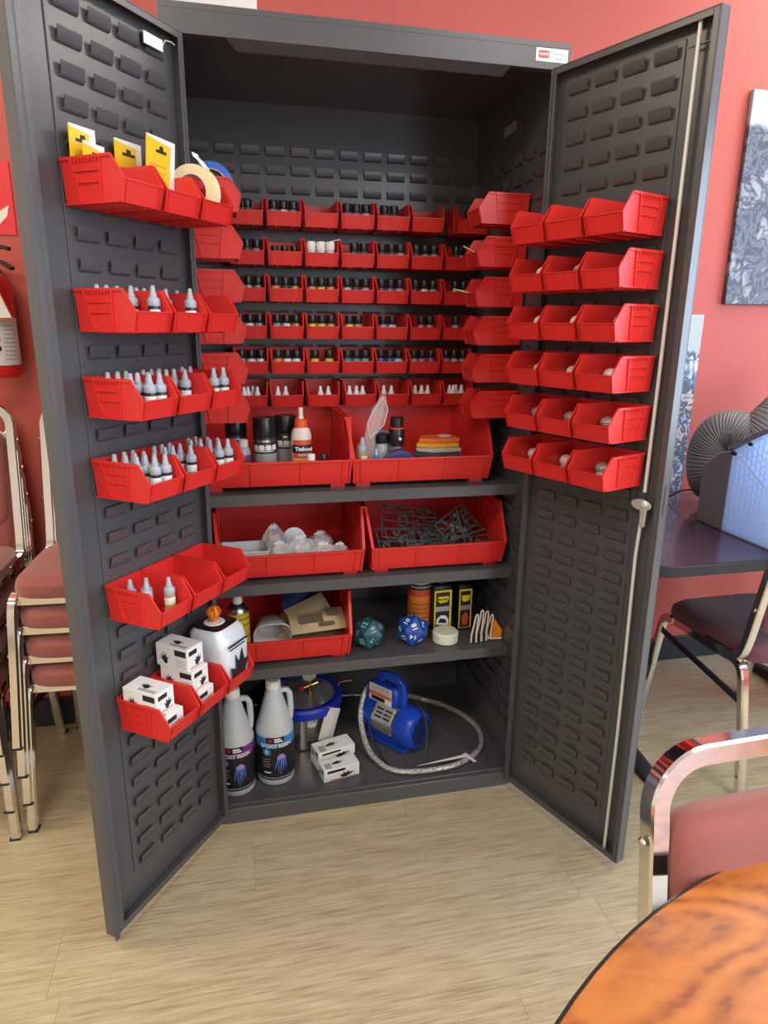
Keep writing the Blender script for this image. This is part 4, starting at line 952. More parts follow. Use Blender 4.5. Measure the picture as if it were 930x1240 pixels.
# vacuum chamber
KP = .74
g = empty('vacuum_chamber', 'steel vacuum pot with a thick blue rim and clear lid behind the jugs', 'vacuum chamber', (-.160, .375, FLR))
MB().lathe([(.104, 0), (.112, .006), (.112, .172*KP), (.108, .172*KP), (.106, .01), (.01, .008)], 40).build('pot', mat('polished_pot', (.70, .68, .64), .12, 1, var=.04), g)
MB().lathe([(.110, .160), (.124, .160), (.131, .166), (.131, .188), (.124, .196), (.106, .196), (.104, .188), (.108, .172)], 48, cap=False).build('rim_gasket', mat('blue_silicone', (.010, .025, .34), .35, var=.06), g, (0, 0, -.044))
MB().lathe([(.001, 0), (.106, 0), (.106, .012), (.001, .012)], 48).build('lid', mat('acrylic_lid', (.55, .56, .58), .05, trans=.7, ior=1.3, var=.02), g, (0, 0, .136))
for sx, a in ((1, -.35), (-1, -.5)):
    MB().tube([(sx*.128, -.02, .178), (sx*.150, -.03, .182), (sx*.156, -.034, .186), (sx*.185, -.05, .190)], .0045, 8).build('clamp_handle', M_CHROME, g, (0, 0, -.044))
MB().tube([(.128, .05, .185), (.150, .052, .190), (.175, .050, .190)], .0035, 8).build('clamp_handle', M_CHROME, g, (0, 0, -.044))
v = empty_part = link('valve', None, g, (.022, -.012, .148))
v2 = MB().lathe([(.009, 0), (.009, .010), (.006, .014), (.006, .050), (.009, .052), (.009, .066), (.005, .068)], 12); v2.build('valve_stem', M_BRASS, v)
MB().tube([(-.028, -.012, .030), (.0, 0, .032), (.030, .010, .036)], .0055, 8).build('valve_arm', M_BRASS, v)
MB().sphere((-.03, -.013, .030), .010, 10, (1, 1, .8)).build('valve_knob', mat('red_knob', (.5, .03, .02), .35, var=.05), v)
MB().tube([(.03, .01, .036), (.038, .0, .046), (.03, -.012, .05)], .005, 8).build('valve_lever', M_CHROME, v)
MB().lathe([(.024, 0), (.025, .002), (.025, .014), (.023, .016)], 20).build('gauge', M_STEELBARE, v, (-.004, -.006, .082), (PI/2, 0, .1))
o = MB().tube([(-.135, .375, FLR+.215), (-.06, .42, FLR+.27), (.03, .45, FLR+.27), (.08, .47, FLR+.24), (.11, .48, FLR+.15)], .006, 8).build('vacuum_hose', M_BLACKRUB); tag(o, 'black hose arching from the vacuum pot valve towards the blue pump', 'hose')
lv = sheet('instruction_leaf', (-.088, .262, FLR+.090), (1.45, .35, .25), .05, .11, .012, mat('leaflet_paper', (.50, .49, .45), .6, var=.3, scale=200), 'curled printed leaflet leaning on the steel pot', 'leaflet'); del lv['group']
# two white boxes
q = glove_box((-.085, .205, FLR+.022), -PI/2 + .27, (.062, .125, .034), 'rear white printed box lying on the cabinet floor with open flap', 'white boxes on the cabinet floor'); q.rotation_euler.x = .0
q.rotation_euler = (0, 0, .27)
o = MB().box(-.058, .058, -.030, .030, 0, .0215).build('box_tray', M_PAPER, None, (-.092, .200, FLR), (0, 0, .27), bevel=.001); tag(o, 'flat white carton under the rear printed box', 'box')
q = glove_box((-.078, .128, FLR), .20, (.050, .115, .042), 'front white printed box with a cut-out end on the cabinet floor', 'white boxes on the cabinet floor')
# small jar
g = MB().lathe([(.020, 0), (.022, .003), (.022, .045), (.018, .050)], 18).build('oil_bottle', mat('navy_bottle', (.02, .04, .14), .3, var=.05), None, (.118, .50, FLR)); tag(g, 'small dark blue bottle with a yellow-topped cap behind the pump', 'bottle')
MB().lathe([(.019, 0), (.019, .018), (.017, .020)], 18).build('cap', M_BLACK, g, (0, 0, .050)); MB().lathe([(.012, 0), (.012, .001)], 18).build('yellow_disc', MATS['polish_yellow'], g, (0, 0, .070))
# vacuum pump (local x = motor axis, fan cover at +x)
g = empty('vacuum_pump', 'bright blue vacuum pump with louvered motor, handle and fan guard', 'pump', (.128, .262, FLR), (0, 0, math.radians(-52)))
def xl(mb, prof, n=24, c=(0, 0, 0)):
    mb.loft([[(c[0]+x, c[1]+r_*math.cos(2*PI*j/n), c[2]+r_*math.sin(2*PI*j/n)) for j in range(n)] for r_, x in prof]); return mb
MB().box(-.105, .075, -.042, .042, 0, .012).box(-.10, .07, -.03, .03, .012, .03).build('base', M_BLUE, g, bevel=.004)
xl(MB(), [(.052, -.055), (.052, .035)], 28, (0, 0, .082)).build('motor_body', mat('motor_alu', (.40, .40, .40), .35, .7, var=.06), g)
fb = MB()
for k in range(22):
    a = 2*PI*k/22; fb.M = Matrix.Translation((0, 0, .082)) @ Matrix.Rotation(a, 4, 'X'); fb.box(-.055, .035, -.0022, .0022, .050, .057)
fb.M = Matrix.Identity(4); fb.build('cooling_fin', MATS['motor_alu'], g)['kind'] = 'stuff'
np_ = MB(); np_.M = Matrix.Translation((0, 0, .082)) @ Matrix.Rotation(math.radians(52), 4, 'X'); np_.box(-.050, .030, -.028, .028, .056, .0595); np_.build('rating_plate', mat('plate_alu', (.52, .52, .50), .35, .5, var=.05), g, bevel=.001)
for i in range(3):
    for j in range(2):
        q = MB(); q.M = Matrix.Translation((0, 0, .082)) @ Matrix.Rotation(math.radians(52), 4, 'X'); q.box(-.040+.034*j, -.012+.034*j, -.016+.013*i, -.010+.013*i, .0594, .0600); q.build('plate_slot', M_INK, g)
xl(MB(), [(.055, .032), (.064, .040), (.066, .060), (.066, .090), (.060, .103), (.050, .107), (.002, .108)], 28, (0, 0, .082)).build('fan_cover', M_BLUE, g)
for i in range(-4, 5):
    for j in range(-4, 5):
        if i*i + j*j > 18: continue
        MB().box(.1065, .1092, i*.0105-.0036, i*.0105+.0036, .082+j*.0105-.0036, .082+j*.0105+.0036).build('vent_hole', M_INK, g)
xl(MB(), [(.050, -.110), (.058, -.104), (.058, -.055), (.050, -.050)], 28, (0, 0, .082)).build('pump_head', M_BLUE, g)
MB().prism([(-.100, .10), (.010, .13), (.028, .16), (.026, .196), (.012, .206), (-.075, .206), (-.100, .190)], -.026, .026, 'xz').build('oil_case', M_BLUE, g, bevel=.006)
hd = MB(); hd.rtube([(-.060, 0, .200), (-.052, 0, .226), (-.03, 0, .232), (.010, 0, .228), (.030, 0, .214), (.034, 0, .17), (.030, 0, .135)], .030, .018, up=(0, 1, 0)); hd.build('handle', M_BLUE, g)
lb = MB().box(-.085, .008, -.0274, -.0262, .140, .200).build('warning_label', M_PAPER, g); MB().box(-.085, .008, -.0280, -.0274, .160, .174).build('orange_strip', mat('strip_orange', (.65, .16, .05), .4, var=.05), g); MB().box(-.075, -.02, -.0280, -.0274, .144, .158).build('print_block', M_INK, g)
for k in range(4): MB().box(-.078, .002, -.0279, -.0274, .178+.005*k, .1805+.005*k).build('print_line', MATS['grey_print'], g)
for x, z in ((-.04, .126), (.02, .126), (.025, .06)): MB().lathe([(.005, 0), (.005, .004), (.003, .005)], 8).build('bolt', M_CHROME, g, (x, -.052, z-.004), (PI/2, 0, 0))
# hoses
def arc(pts, n=8):
    P = [Vector(p) for p in pts]; out = []
    for i in range(len(P)-1):
        a, b__, c, d = P[max(i-1, 0)], P[i], P[i+1], P[min(i+2, len(P)-1)]
        for k in range(n):
            t = k/n; out.append(.5*((2*b__) + (c-a)*t + (2*a-5*b__+4*c-d)*t*t + (3*b__-a-3*c+d)*t**3))
    return out + [P[-1]]
HP = arc([(.082, .352, FLR+.175), (.045, .340, FLR+.150), (.020, .290, FLR+.085), (.026, .200, FLR+.030), (.060, .125, FLR+.012), (.110, .085, FLR+.011), (.200, .072, FLR+.011), (.300, .088, FLR+.011), (.385, .145, FLR+.011), (.420, .235, FLR+.011), (.405, .330, FLR+.011), (.350, .420, FLR+.011), (.285, .470, FLR+.014), (.215, .450, FLR+.05), (.175, .40, FLR+.08)], 12)
q = MB(); q.tube(HP, .0088, 10)
def braid():
    m = bpy.data.materials.new('braided_steel'); m.use_nodes = True; nt = m.node_tree; b_ = nt.nodes['Principled BSDF']
    b_.inputs['Metallic'].default_value = .5; b_.inputs['Roughness'].default_value = .38
    tc = nt.nodes.new('ShaderNodeTexCoord'); v_ = nt.nodes.new('ShaderNodeTexVoronoi'); v_.inputs['Scale'].default_value = 260
    r_ = nt.nodes.new('ShaderNodeValToRGB'); r_.color_ramp.elements[0].color = (.85, .84, .78, 1); r_.color_ramp.elements[1].color = (.16, .16, .14, 1); r_.color_ramp.elements[1].position = .85; r_.color_ramp.elements[0].position = .25
    nt.links.new(tc.outputs['Object'], v_.inputs['Vector']); nt.links.new(v_.outputs['Distance'], r_.inputs[0]); nt.links.new(r_.outputs[0], b_.inputs['Base Color'])
    return m
o = q.build('braided_hose', braid()); tag(o, 'braided steel hose looping round the blue pump', 'hose')
MB().tube([HP[0], HP[4], HP[8]], .0125, 6).build('brass_fitting', M_BRASS, o)
q = MB(); q.tube(arc([(.185, .215, FLR+.17), (.205, .165, FLR+.14), (.195, .120, FLR+.06), (.150, .090, FLR+.012), (.100, .105, FLR+.006), (.070, .16, FLR+.006), (.045, .24, FLR+.05), (.05, .30, FLR+.10)], 8), .0032, 8)
o = q.build('power_cord', M_BLACKRUB); tag(o, 'thin black power cord draped over the pump front', 'cord')
q = MB(); q.prism([(0, 0), (.165, .008), (.178, -.022), (.188, -.020), (.170, .030), (.150, .020)], 0, .0008)
o = q.build('paper_slip', M_PAPER, None, (.160, .088, FLR+.021), (0, .0, .02)); tag(o, 'long white paper slip resting on the hose by the sill', 'paper')

# ------------------------------------------------------------------ banquet chairs (local: front towards -y)
def make_chair(label, fabric, group=None, name='banquet_chair'):
    g = empty(name, label, 'chair', group=group)
    def bend(pts, n=5): return arc(pts, n)
    for s in (-1, 1):
        fl = MB(); fl.rtube([(s*.222, -.250, .004), (s*.214, -.222, .20), (s*.208, -.200, .36)] + arc([(s*.208, -.200, .36), (s*.206, -.192, .388), (s*.205, -.172, .402), (s*.204, -.14, .404)], 4)[1:], .027, .026, up=(0, 1, 0)); fl.build('front_leg', M_CHROME, g)
        rl = MB(); rl.rtube([(s*.216, .250, .004), (s*.210, .215, .20), (s*.206, .182, .36)] + arc([(s*.206, .182, .36), (s*.205, .170, .388), (s*.204, .145, .402), (s*.204, .11, .404)], 4)[1:], .027, .026, up=(0, 1, 0)); rl.build('rear_leg', M_CHROME, g)
        MB().bar((s*.204, -.142, .404), (s*.204, .112, .404), .022, .024).build('side_rail', M_CHROME, g)
        MB().bar((s*.206, -.205, .345), (s*.206, .200, .285), .010, .016).build('stretcher', M_BLACKRUB, g)
        for y in (-.252, .252): MB().box(s*.2195-.0125, s*.2195+.0125, y-.0125, y+.0125, 0, .006).build('foot_cap', M_BLACKRUB, g)
        for y, z in ((.238, .07), (.222, .16)): MB().lathe([(.0055, 0), (.0055, .003), (.003, .0045)], 8).build('screw', M_BLACKRUB, g, (s*(.2235 if z < .1 else .2215), y, z), (0, s*PI/2, 0))
    MB().bar((-.205, -.178, .396), (.205, -.178, .396), .016, .024).build('front_band', M_CHROME, g)
    MB().bar((-.205, .13, .40), (.205, .13, .40), .016, .02).build('rear_band', M_CHROME, g)
    seat = MB()
    def sec_(z, k, fr=0): return [(p[0]*(1 - .06*(p[1] > .1)), p[1], p[2]) for p in blob(z, -.215*k, .215*k, -.212*k - fr, .200*k, 40, .36)]
    seat.loft([sec_(.404, .93), sec_(.408, .985), sec_(.425, 1.0), sec_(.442, .985), sec_(.453, .93), sec_(.458, .80), sec_(.460, .4)])
    seat.build('seat', fabric, g)
    # bent back frame: one tube from the seat up, over and down again
    def yb(z): return .165 + (z - .43) * .165
    L_ = []
    for s in (-1, 1):
        side = [(s*.204, .02, .418), (s*.204, .10, .418)] + arc([(s*.204, .10, .418), (s*.204, .140, .421), (s*.204, .162, .440), (s*.203, yb(.50), .50)], 4)[1:] + [(s*.202, yb(.65), .65)]
        L_.append(side)
    rr = .062
    top = []
    for k in range(9):
        a = PI/2*k/8; z = .865 - rr + rr*math.sin(a); top.append((-.200 + rr - rr*math.cos(a), yb(z), z))
    path = L_[0] + [(-.200, yb(.78), .78)] + top + [(-p[0], p[1], p[2]) for p in reversed(top)] + [(.200, yb(.78), .78)] + list(reversed(L_[1]))
    # carried frame: section kept square to the leaning plane
    fr = MB(); ring = []
    P = [Vector(p) for p in path]
    nrm = Vector((0, -1, .165)).normalized()
    for i, p in enumerate(P):
        a, b_ = P[max(i-1, 0)], P[min(i+1, len(P)-1)]; t = (b_-a).normalized()
        n2 = (nrm - t*nrm.dot(t))
        if n2.length < .2: n2 = Vector((0, 0, 1)) - t*t.z
        n2.normalize(); bi = t.cross(n2)
        if i == 0: pb = bi
        A, B, c = .0135, .0130, .0030
        ring.append([tuple(p + n2*q[1] + bi*q[0]) for q in [(A, B-c), (A-c, B), (c-A, B), (-A, B-c), (-A, c-B), (c-A, -B), (A-c, -B), (A, c-B)]])
    fr.loft(ring); fr.build('back_frame', M_CHROME, g)
    pad = MB()
    rg = []
    def padsec(off, k):
        out = []
        n = 40
        for j in range(n):
            a = 2*PI*j/n; c, s_ = math.cos(a), math.sin(a); e = .22
            x = .187*k*math.copysign(abs(c)**e, c); z = .650 + .146*k*math.copysign(abs(s_)**e, s_)
            out.append((x, yb(z) - off, z + off*.165))
        return out
    pad.loft([padsec(-.022, .90), padsec(-.020, .97), padsec(-.008, 1.0), padsec(.012, 1.0), padsec(.022, .985), padsec(.0285, .955), padsec(.0325, .89), padsec(.0345, .78), padsec(.0352, .5)])
    pad.build('backrest', fabric, g, angle=89)
    for s in (-1, 1):
        for z in (.585, .765): MB().lathe([(.006, 0), (.006, .002), (.0035, .004)], 10).build('screw', M_STEELBARE, g, (s*.2165, yb(z), z), (0, s*PI/2, 0))
    return g
proto = make_chair('mauve banquet chair at the bottom of the stack beside the cabinet', M_SEAT, 'stacked banquet chairs')
proto.location = (-.704, .330, 0); proto.rotation_euler = (0, 0, -.05)
for k in range(1, 4):
    copy_tree(proto, (-.704 - .005*k, .330 + .007*k, .0825*k), (0, 0, -.05),
              ('', 'mauve banquet chair second from the bottom of the stack beside the cabinet', 'mauve banquet chair second from the top of the stack beside the cabinet', 'topmost mauve banquet chair of the stack beside the cabinet')[k])
for k in range(4):
    copy_tree(proto, (-1.188 - .005*k, .325 + .007*k, .0825*k), (0, 0, -.03),
              ('bottom', 'second lowest', 'second highest', 'top')[k] + ' chair of the stack at the left edge under the fire extinguisher', 'chairs stacked at the left edge')
fg = copy_tree(proto, (.328, -1.276, 0), (0, 0, .03), 'mauve banquet chair with chrome frame tucked under the round wooden table', 'single chairs')
del fg['group']
rc = make_chair('mauve banquet chair in shade-darkened fabric pushed under the dark table at right', M_SEAT_SHADED)
rc.location = (1.290, .050, 0); rc.rotation_euler = (0, 0, PI + .02)

# ------------------------------------------------------------------ round table in front
g = empty('round_table', 'round table with an orange cherry wood top in the foreground', 'table', (.367, -1.84, 0))
TR = .766
MB().lathe([(.002, 0), (TR-.004, 0), (TR-.004, .028), (.002, .028)], 128).build('tabletop', M_CHERRY, g, (0, 0, .712))
MB().lathe([(TR-.0045, .0), (TR, .003), (TR, .0262), (TR-.0035, .0284), (TR-.0045, .0284)], 128, cap=False).build('edge_band', mat('edge_black', (.025, .02, .018), .5, var=.1), g, (0, 0, .712))
MB().lathe([(.045, .03), (.045, .68), (.12, .705), (.12, .712)], 24).build('pedestal', M_BLACKRUB, g)
for k in range(4):
    a = PI/4 + k*PI/2; q = MB(); q.bar((.03*math.cos(a), .03*math.sin(a), .06), (.34*math.cos(a), .34*math.sin(a), .018), .06, .036); q.build('foot', M_BLACKRUB, g, bevel=.008)

# ------------------------------------------------------------------ dark table at right
M_TOP = mat('dark_laminate', (.072, .042, .066), .25, var=.12, scale=6, coat=.3)
g = empty('work_table', 'dark purple-brown table with a black rubber edge against the wall', 'table', (1.36, .22, 0))
pl4 = [(-.612 + .03, -.375), (.612-.03, -.375), (.612, -.345), (.612, .37), (-.612, .37), (-.612, -.345)]
MB().prism(pl4, .716, .740).build('tabletop', M_TOP, g, bevel=.002)
MB().rtube([(-.612, .37, .727), (-.617, -.34, .727), (-.607, -.368, .727), (-.58, -.380, .727), (.58, -.380, .727), (.617, -.34, .727), (.612, .37, .727)], .012, .030).build('edge_trim', M_BLACKRUB, g)
for x in (-.49, .36):
    MB().box(x-.045, x+.045, -.09, .06, .03, .70).build('leg_column', M_BLACKRUB, g, bevel=.01)
    q = MB(); q.hexa([(x-.03, -.315, .0), (x+.03, -.315, .0), (x+.03, .30, 0), (x-.03, .30, 0)], [(x-.022, -.305, .022), (x+.022, -.305, .022), (x+.028, -.02, .055), (x-.028, -.02, .055)]); q.hexa([(x-.03, -.02, .0), (x+.03, -.02, .0), (x+.03, .30, 0), (x-.03, .30, 0)], [(x-.028, -.02, .055), (x+.028, -.02, .055), (x+.022, .29, .022), (x-.022, .29, .022)])
    q.build('foot_bar', M_BLACKRUB, g, bevel=.006)
    MB().box(x-.03, x+.03, -.30, .30, .698, .716).build('top_bracket', M_BLACKRUB, g, bevel=.003)
o = MB().tube(arc([(.775, -.02, .712), (.778, .0, .60), (.776, .01, .50), (.79, .02, .42)], 5), .0028, 6).build('hanging_cable', M_BLACKRUB); tag(o, 'thin black cable hanging below the dark table near its leg', 'cable')

# ------------------------------------------------------------------ spray booth on the table
g = empty('spray_booth', 'grey tabletop spray booth with light blue honeycomb side panel', 'spray booth', (1.145, 0, .7405))
M_BOOTH = mat('booth_grey', (.20, .20, .215), .45, var=.05, scale=30)
MB().prism([(.235, 0), (.239, .182), (.205, .212), (.166, .243), (.11, .258), (.11, 0)], 0, .42, 'yz').build('fan_housing', M_BOOTH, g, bevel=.004)
def hexmat():
    m = bpy.data.materials.new('honeycomb_panel'); m.use_nodes = True; nt = m.node_tree; b_ = nt.nodes['Principled BSDF']
    b_.inputs['Base Color'].default_value = (.60, .73, .95, 1); b_.inputs['Roughness'].default_value = .25
    tr_ = nt.nodes.new('ShaderNodeBsdfTranslucent'); tr_.inputs[0].default_value = (.66, .80, 1, 1)
    ms = nt.nodes.new('ShaderNodeMixShader'); ms.inputs[0].default_value = .6
    nt.links.new(b_.outputs[0], ms.inputs[1]); nt.links.new(tr_.outputs[0], ms.inputs[2]); nt.links.new(ms.outputs[0], nt.nodes['Material Output'].inputs[0])
    return m
M_HEX = hexmat()
pan = MB().prism([(.110, .004), (.110, .256), (-.016, .329), (-.26, .40), (-.26, .004)], 0, .006, 'yz').build('side_panel', M_HEX, g)
# moulded honeycomb relief
hx = MB(); s_ = .013; dx, dz = s_*1.5, s_*math.sqrt(3)
for i in range(0, 20):
    for j in range(0, 18):
        y = .098 - i*dx; z = .018 + j*dz + (dz/2 if i % 2 else 0)
        zt = .256 + (.110-y)*.579 if y > -.016 else .329 + (-.016-y)*.29
        if y < -.25 or z > zt - .012: continue
        for k in range(3):
            a0, a1 = PI/3*k, PI/3*(k+1)
            hx.bar((-.0006, y + s_*math.cos(a0), z + s_*math.sin(a0)), (-.0006, y + s_*math.cos(a1), z + s_*math.sin(a1)), .0016, .0012, up=(1, 0, 0))
h_ = hx.build('honeycomb_relief', mat('honeycomb_ridge', (.70, .82, .98), .25, var=.03), pan); h_['kind'] = 'stuff'
MB().bar((-.0012, .098, .250), (-.0012, -.25, .06), .003, .0016, up=(1, 0, 0)).build('diagonal_crease', MATS['honeycomb_ridge'], pan)
MB().prism([(.110, .004), (.110, .256), (-.016, .329), (-.26, .40), (-.26, .004)], .414, .42, 'yz').build('side_panel', M_HEX, g)
MB().box(0, .42, -.26, .11, 0, .004).build('base_tray', M_BOOTH, g)
MB().bar((-.004, .125, .262), (-.004, -.016, .336), .010, .012).build('panel_hinge', M_BOOTH, g)
MB().bar((-.004, -.016, .336), (-.004, -.26, .407), .010, .012).build('panel_hinge', M_BOOTH, g)
for y, z in ((.105, .253), (.098, .25), (.04, .290)): MB().box(-.008, .0, y-.006, y+.006, z-.006, z+.004).build('clip', M_BLACKRUB, g, bevel=.001)
MB().hexa([(.006, .11, .255), (.414, .11, .255), (.414, -.016, .328), (.006, -.016, .328)], [(.006, .112, .259), (.414, .112, .259), (.414, -.014, .332), (.006, -.014, .332)]).build('top_panel', M_HEX, g)
MB().box(.02, .40, .1085, .1098, .02, .24).build('filter_pad', mat('filter_pad', (.62, .64, .66), .8, var=.1, scale=80), g)
led = MB().box(.03, .39, -.005, .005, .303, .309).build('added_led_strip', mat('added_led_white', (.8, .9, 1), .4, emit=((.80, .90, 1), 20)), g, (0, .0, .0)); led['label'] = 'added glowing strip under the booth top to brighten its panels'  # glowing strip added inside the booth to brighten the translucent panels
# duct
DPX = [Vector((1.36, .225, .845)), Vector((1.335, .33, .845))] + [at(u_, v_, 1, y_) for u_, v_, y_ in ((861, 580, .40), (860, 548, .42), (872, 527, .40), (892, 523, .36), (914, 531, .31), (936, 512, .29), (965, 488, .29), (1010, 470, .29))]
DP = arc([(1.36, .238, .86), (1.335, .33, .845), (1.300, .395, .855), (1.285, .425, .92), (1.305, .405, 1.00), (1.36, .36, 1.035), (1.43, .32, 1.02), (1.50, .30, 1.000), (1.56, .30, 1.02), (1.62, .32, 1.07), (1.70, .34, 1.12)], 14)
DP = arc(DPX, 16)
q = MB(); n = 16; rings = []
P = DP; nr = Vector((1, 0, 0))
for i, p in enumerate(P):
    a, b_ = P[max(i-1, 0)], P[min(i+1, len(P)-1)]; t = (b_-a).normalized(); nr = (nr - t*nr.dot(t)).normalized(); bi = t.cross(nr)
    r_ = (.058 + .017*min(1, i/30)) + (.0014 if i % 2 else -.0012)
    rings.append([tuple(p + nr*r_*math.cos(2*PI*k/n) + bi*r_*math.sin(2*PI*k/n)) for k in range(n)])
q.loft(rings)
o = q.build('flexible_duct', mat('duct_grey', (.17, .165, .165), .5, var=.08, scale=40)); tag(o, 'ribbed grey flexible duct curling up behind the spray booth', 'duct')
o = MB().tube(arc([(1.28, .26, .755), (1.25, .36, .80), (1.24, .44, .79), (1.22, .5, .747)], 5), .003, 6).build('booth_cable', M_BLACKRUB); tag(o, 'thin black cable behind the spray booth', 'cable')

# ------------------------------------------------------------------ canvas prints (plain busy stand-ins)
def canvas_mat(name, pal, top, sc):
    m = bpy.data.materials.new(name); m.use_nodes = True; nt = m.node_tree; b_ = nt.nodes['Principled BSDF']; b_.inputs['Roughness'].default_value = .5
    tc = nt.nodes.new('ShaderNodeTexCoord'); N = nt.nodes.new('ShaderNodeTexNoise'); N.inputs['Scale'].default_value = sc*.5; N.inputs['Detail'].default_value = 3; nt.links.new(tc.outputs['Object'], N.inputs['Vector'])
    vm = nt.nodes.new('ShaderNodeVectorMath'); vm.operation = 'MULTIPLY_ADD'; vm.inputs[1].default_value = (.12, .12, .12)
    nt.links.new(N.outputs['Color'], vm.inputs[0]); nt.links.new(tc.outputs['Object'], vm.inputs[2])
    W_ = nt.nodes.new('ShaderNodeTexVoronoi'); W_.inputs['Scale'].default_value = sc; W_.feature = 'SMOOTH_F1'; nt.links.new(vm.outputs[0], W_.inputs['Vector'])
    N2 = nt.nodes.new('ShaderNodeTexNoise'); N2.inputs['Scale'].default_value = sc*1.3; N2.inputs['Detail'].default_value = 6; N2.inputs['Distortion'].default_value = 2.5; nt.links.new(tc.outputs['Object'], N2.inputs['Vector'])
    mx = nt.nodes.new('ShaderNodeMath'); mx.operation = 'MULTIPLY_ADD'; mx.inputs[1].default_value = .55; nt.links.new(W_.outputs['Distance'], mx.inputs[0]); 
    m2 = nt.nodes.new('ShaderNodeMath'); m2.operation = 'MULTIPLY'; m2.inputs[1].default_value = .75; nt.links.new(N2.outputs['Fac'], m2.inputs[0]); nt.links.new(m2.outputs[0], mx.inputs[2])
    r_ = nt.nodes.new('ShaderNodeValToRGB'); el = r_.color_ramp.elements
    el[0].position, el[0].color = pal[0][0], (*pal[0][1], 1); el[1].position, el[1].color = pal[-1][0], (*pal[-1][1], 1)
    for p, c in pal[1:-1]: el.new(p).color = (*c, 1)
    nt.links.new(mx.outputs[0], r_.inputs[0])
    sp = nt.nodes.new('ShaderNodeSeparateXYZ'); nt.links.new(tc.outputs['Object'], sp.inputs[0])
    ad = nt.nodes.new('ShaderNodeMath'); ad.operation = 'MULTIPLY_ADD'; ad.inputs[1].default_value = .16; nt.links.new(N.outputs['Fac'], ad.inputs[0]); nt.links.new(sp.outputs['Z'], ad.inputs[2])
    mr = nt.nodes.new('ShaderNodeMapRange'); mr.inputs[1].default_value = top; mr.inputs[2].default_value = top + .02; nt.links.new(ad.outputs[0], mr.inputs[0])
    mix = nt.nodes.new('ShaderNodeMix'); mix.data_type = 'RGBA'; mix.inputs[7].default_value = (.40, .45, .45, 1); nt.links.new(mr.outputs[0], mix.inputs[0]); nt.links.new(r_.outputs[0], mix.inputs[6]); nt.links.new(mix.outputs[2], b_.inputs['Base Color'])
    return m
PAL1 = [(.30, (.012, .016, .03)), (.42, (.05, .06, .10)), (.52, (.13, .15, .20)), (.60, (.03, .035, .06)), (.72, (.28, .31, .35))]
PAL2 = [(.30, (.01, .01, .012)), (.42, (.20, .16, .17)), (.50, (.55, .55, .58)), (.58, (.04, .03, .035)), (.68, (.12, .20, .36)), (.76, (.62, .62, .64))]
o = MB().box(0, .50, 0, .018, 0, .70).build('canvas_print', canvas_mat('canvas_upper', PAL1, .66, 10), None, (1.440, Y1-.019, 1.445), bevel=.002); tag(o, 'unframed blue-grey canvas print hung high on the red wall at right', 'picture')
o = MB().box(-.52, 0, 0, .018, 0, .665).build('canvas_print', canvas_mat('canvas_lower', PAL2, .62, 13), None, (1.362, Y1-.020, .7412), bevel=.002); tag(o, 'busy black and white canvas print standing on the dark table behind the door', 'picture')

# ------------------------------------------------------------------ left wall: extinguisher and sign
g = empty('fire_extinguisher', 'red fire extinguisher with white label and tag on the wall at left', 'fire extinguisher', (-1.005, .545, 1.20))
M_EXT = mat('extinguisher_red', (.62, .02, .02), .25, var=.05)
MB().lathe([(.055, 0), (.064, .006), (.066, .02), (.066, .245), (.058, .272), (.035, .292), (.020, .298), (.020, .315)], 32).build('cylinder', M_EXT, g)
q = MB(); wrap_patch(q, .0667, -PI*1.0, PI*.02, .035, .165, 24); q.build('white_label', M_PAPER, g)
for k in range(9):
    q = MB(); wrap_patch(q, .0671, -PI*.28, -PI*.10, .050+.0115*k, .0525+.0115*k, 6); q.build('print_line', MATS['grey_print'], g)
for z, m_ in ((.12, MATS['logo_red']), (.100, MATS['logo_red']), (.145, M_INK), (.075, M_INK)):
    q = MB(); wrap_patch(q, .0671, -PI*.40, -PI*.32, z, z+.012, 3); q.build('print_block', m_, g)
MB().lathe([(.022, 0), (.022, .03), (.016, .034)], 16).build('valve_body', M_BLACK, g, (0, 0, .305))
MB().rtube([(-.03, -.02, .345), (.02, -.03, .352), (.075, -.045, .350), (.085, -.048, .346)], .020, .010).build('lever', M_BLACK, g)
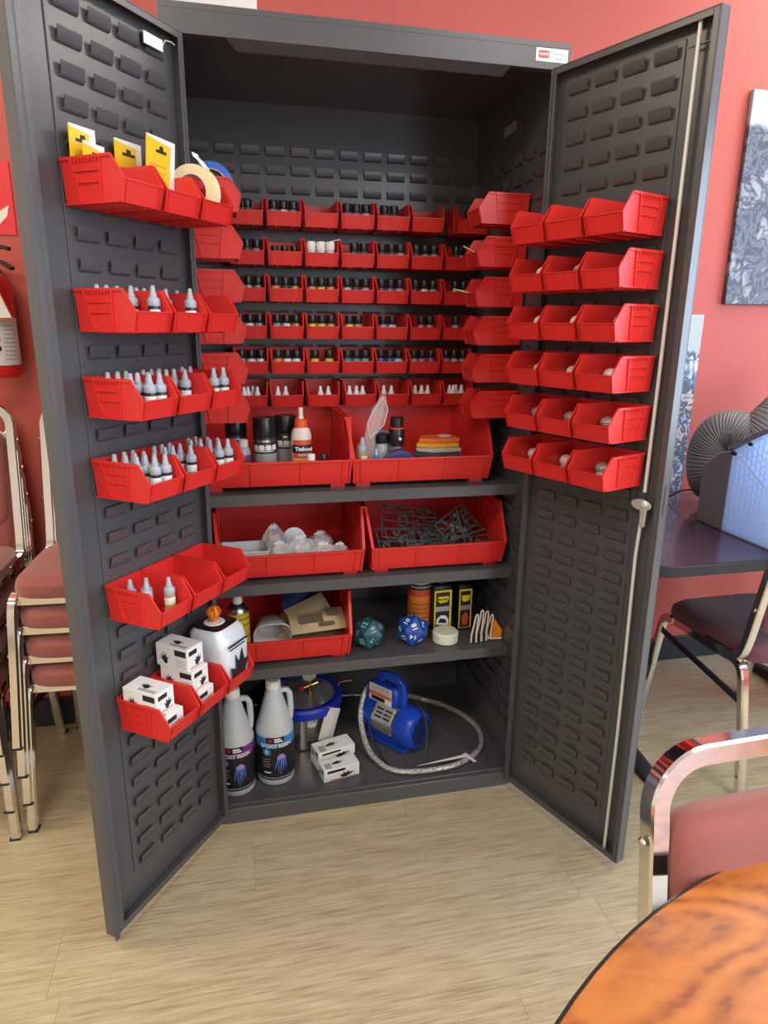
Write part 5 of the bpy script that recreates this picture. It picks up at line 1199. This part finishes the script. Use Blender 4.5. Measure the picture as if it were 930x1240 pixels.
MB().rtube([(-.02, -.02, .322), (.03, -.03, .322), (.065, -.042, .310), (.088, -.050, .295)], .020, .010).build('carry_handle', M_BLACK, g)
q = MB().prism([(-.035, .155), (.080, .160), (.048, .255), (.046, .290), (.030, .305), (-.010, .300)], -.0015, .0015, 'xz').build('inspection_tag', MATS['logo_red'], g, (0, -.072, 0), (.06, 0, .15))
MB().prism([(-.030, .161), (.075, .166), (.046, .250), (-.020, .250)], -.0022, -.0015, 'xz').build('tag_face', M_PAPER, q)
MB().box(-.02, .02, .062, .085, .10, .30).build('wall_bracket', M_BLACKRUB, g)
o = MB().box(-.20, 0, -.003, 0, 0, .196).build('wall_sign', mat('sign_red', (.72, .025, .04), .35, var=.03), None, (-.928, Y1, 1.595), bevel=.0006); tag(o, 'bright red sign on the wall above the fire extinguisher', 'sign')
MB().prism([(-.05, .055), (-.012, .080), (-.02, .050), (-.05, .020)], -.0036, -.003, 'xz').build('white_arrow', M_PAPER, o)

# ------------------------------------------------------------------ carton on top of the cabinet
o = MB().box(-.10, .10, 0, .20, 0, .12).build('carton', mat('carton_white', (.62, .60, .57), .55, var=.06), None, (-.356, .004, CH), bevel=.002); tag(o, 'pale printed carton lying on top of the cabinet', 'box')
for k in range(7): MB().box(-.055+.014*k, -.046+.014*k, -.0005, 0, .012, .024).build('print_block', MATS['grey_print'], o)

# ------------------------------------------------------------------ small sticks poking out of bins
M_STICK = mat('birch_stick', (.70, .58, .40), .6, var=.1, scale=60)
def stick(a, b_, w_, m, name, label):
    o = MB().bar(a, b_, w_, .0022).build(name, m, None, bevel=.0006); tag(o, label, 'stick')
stick(at(561, 298, 1, .20), at(590, 314, 1, .20), .008, M_STICK, 'craft_stick', 'wooden craft stick poking out of the second bin on the right side wall')
stick(at(549, 350, 1, .20), at(595, 361, 1, .20), .007, mat('white_stick', (.74, .72, .66), .5, var=.06), 'craft_stick', 'pale craft stick poking out of the third bin on the right side wall')
stick(at(372, 299, 1, .458), at(412, 290, 1, .458), .004, MATS['white_stick'], 'brush_handle', 'thin white stick lying across the white-capped pots')
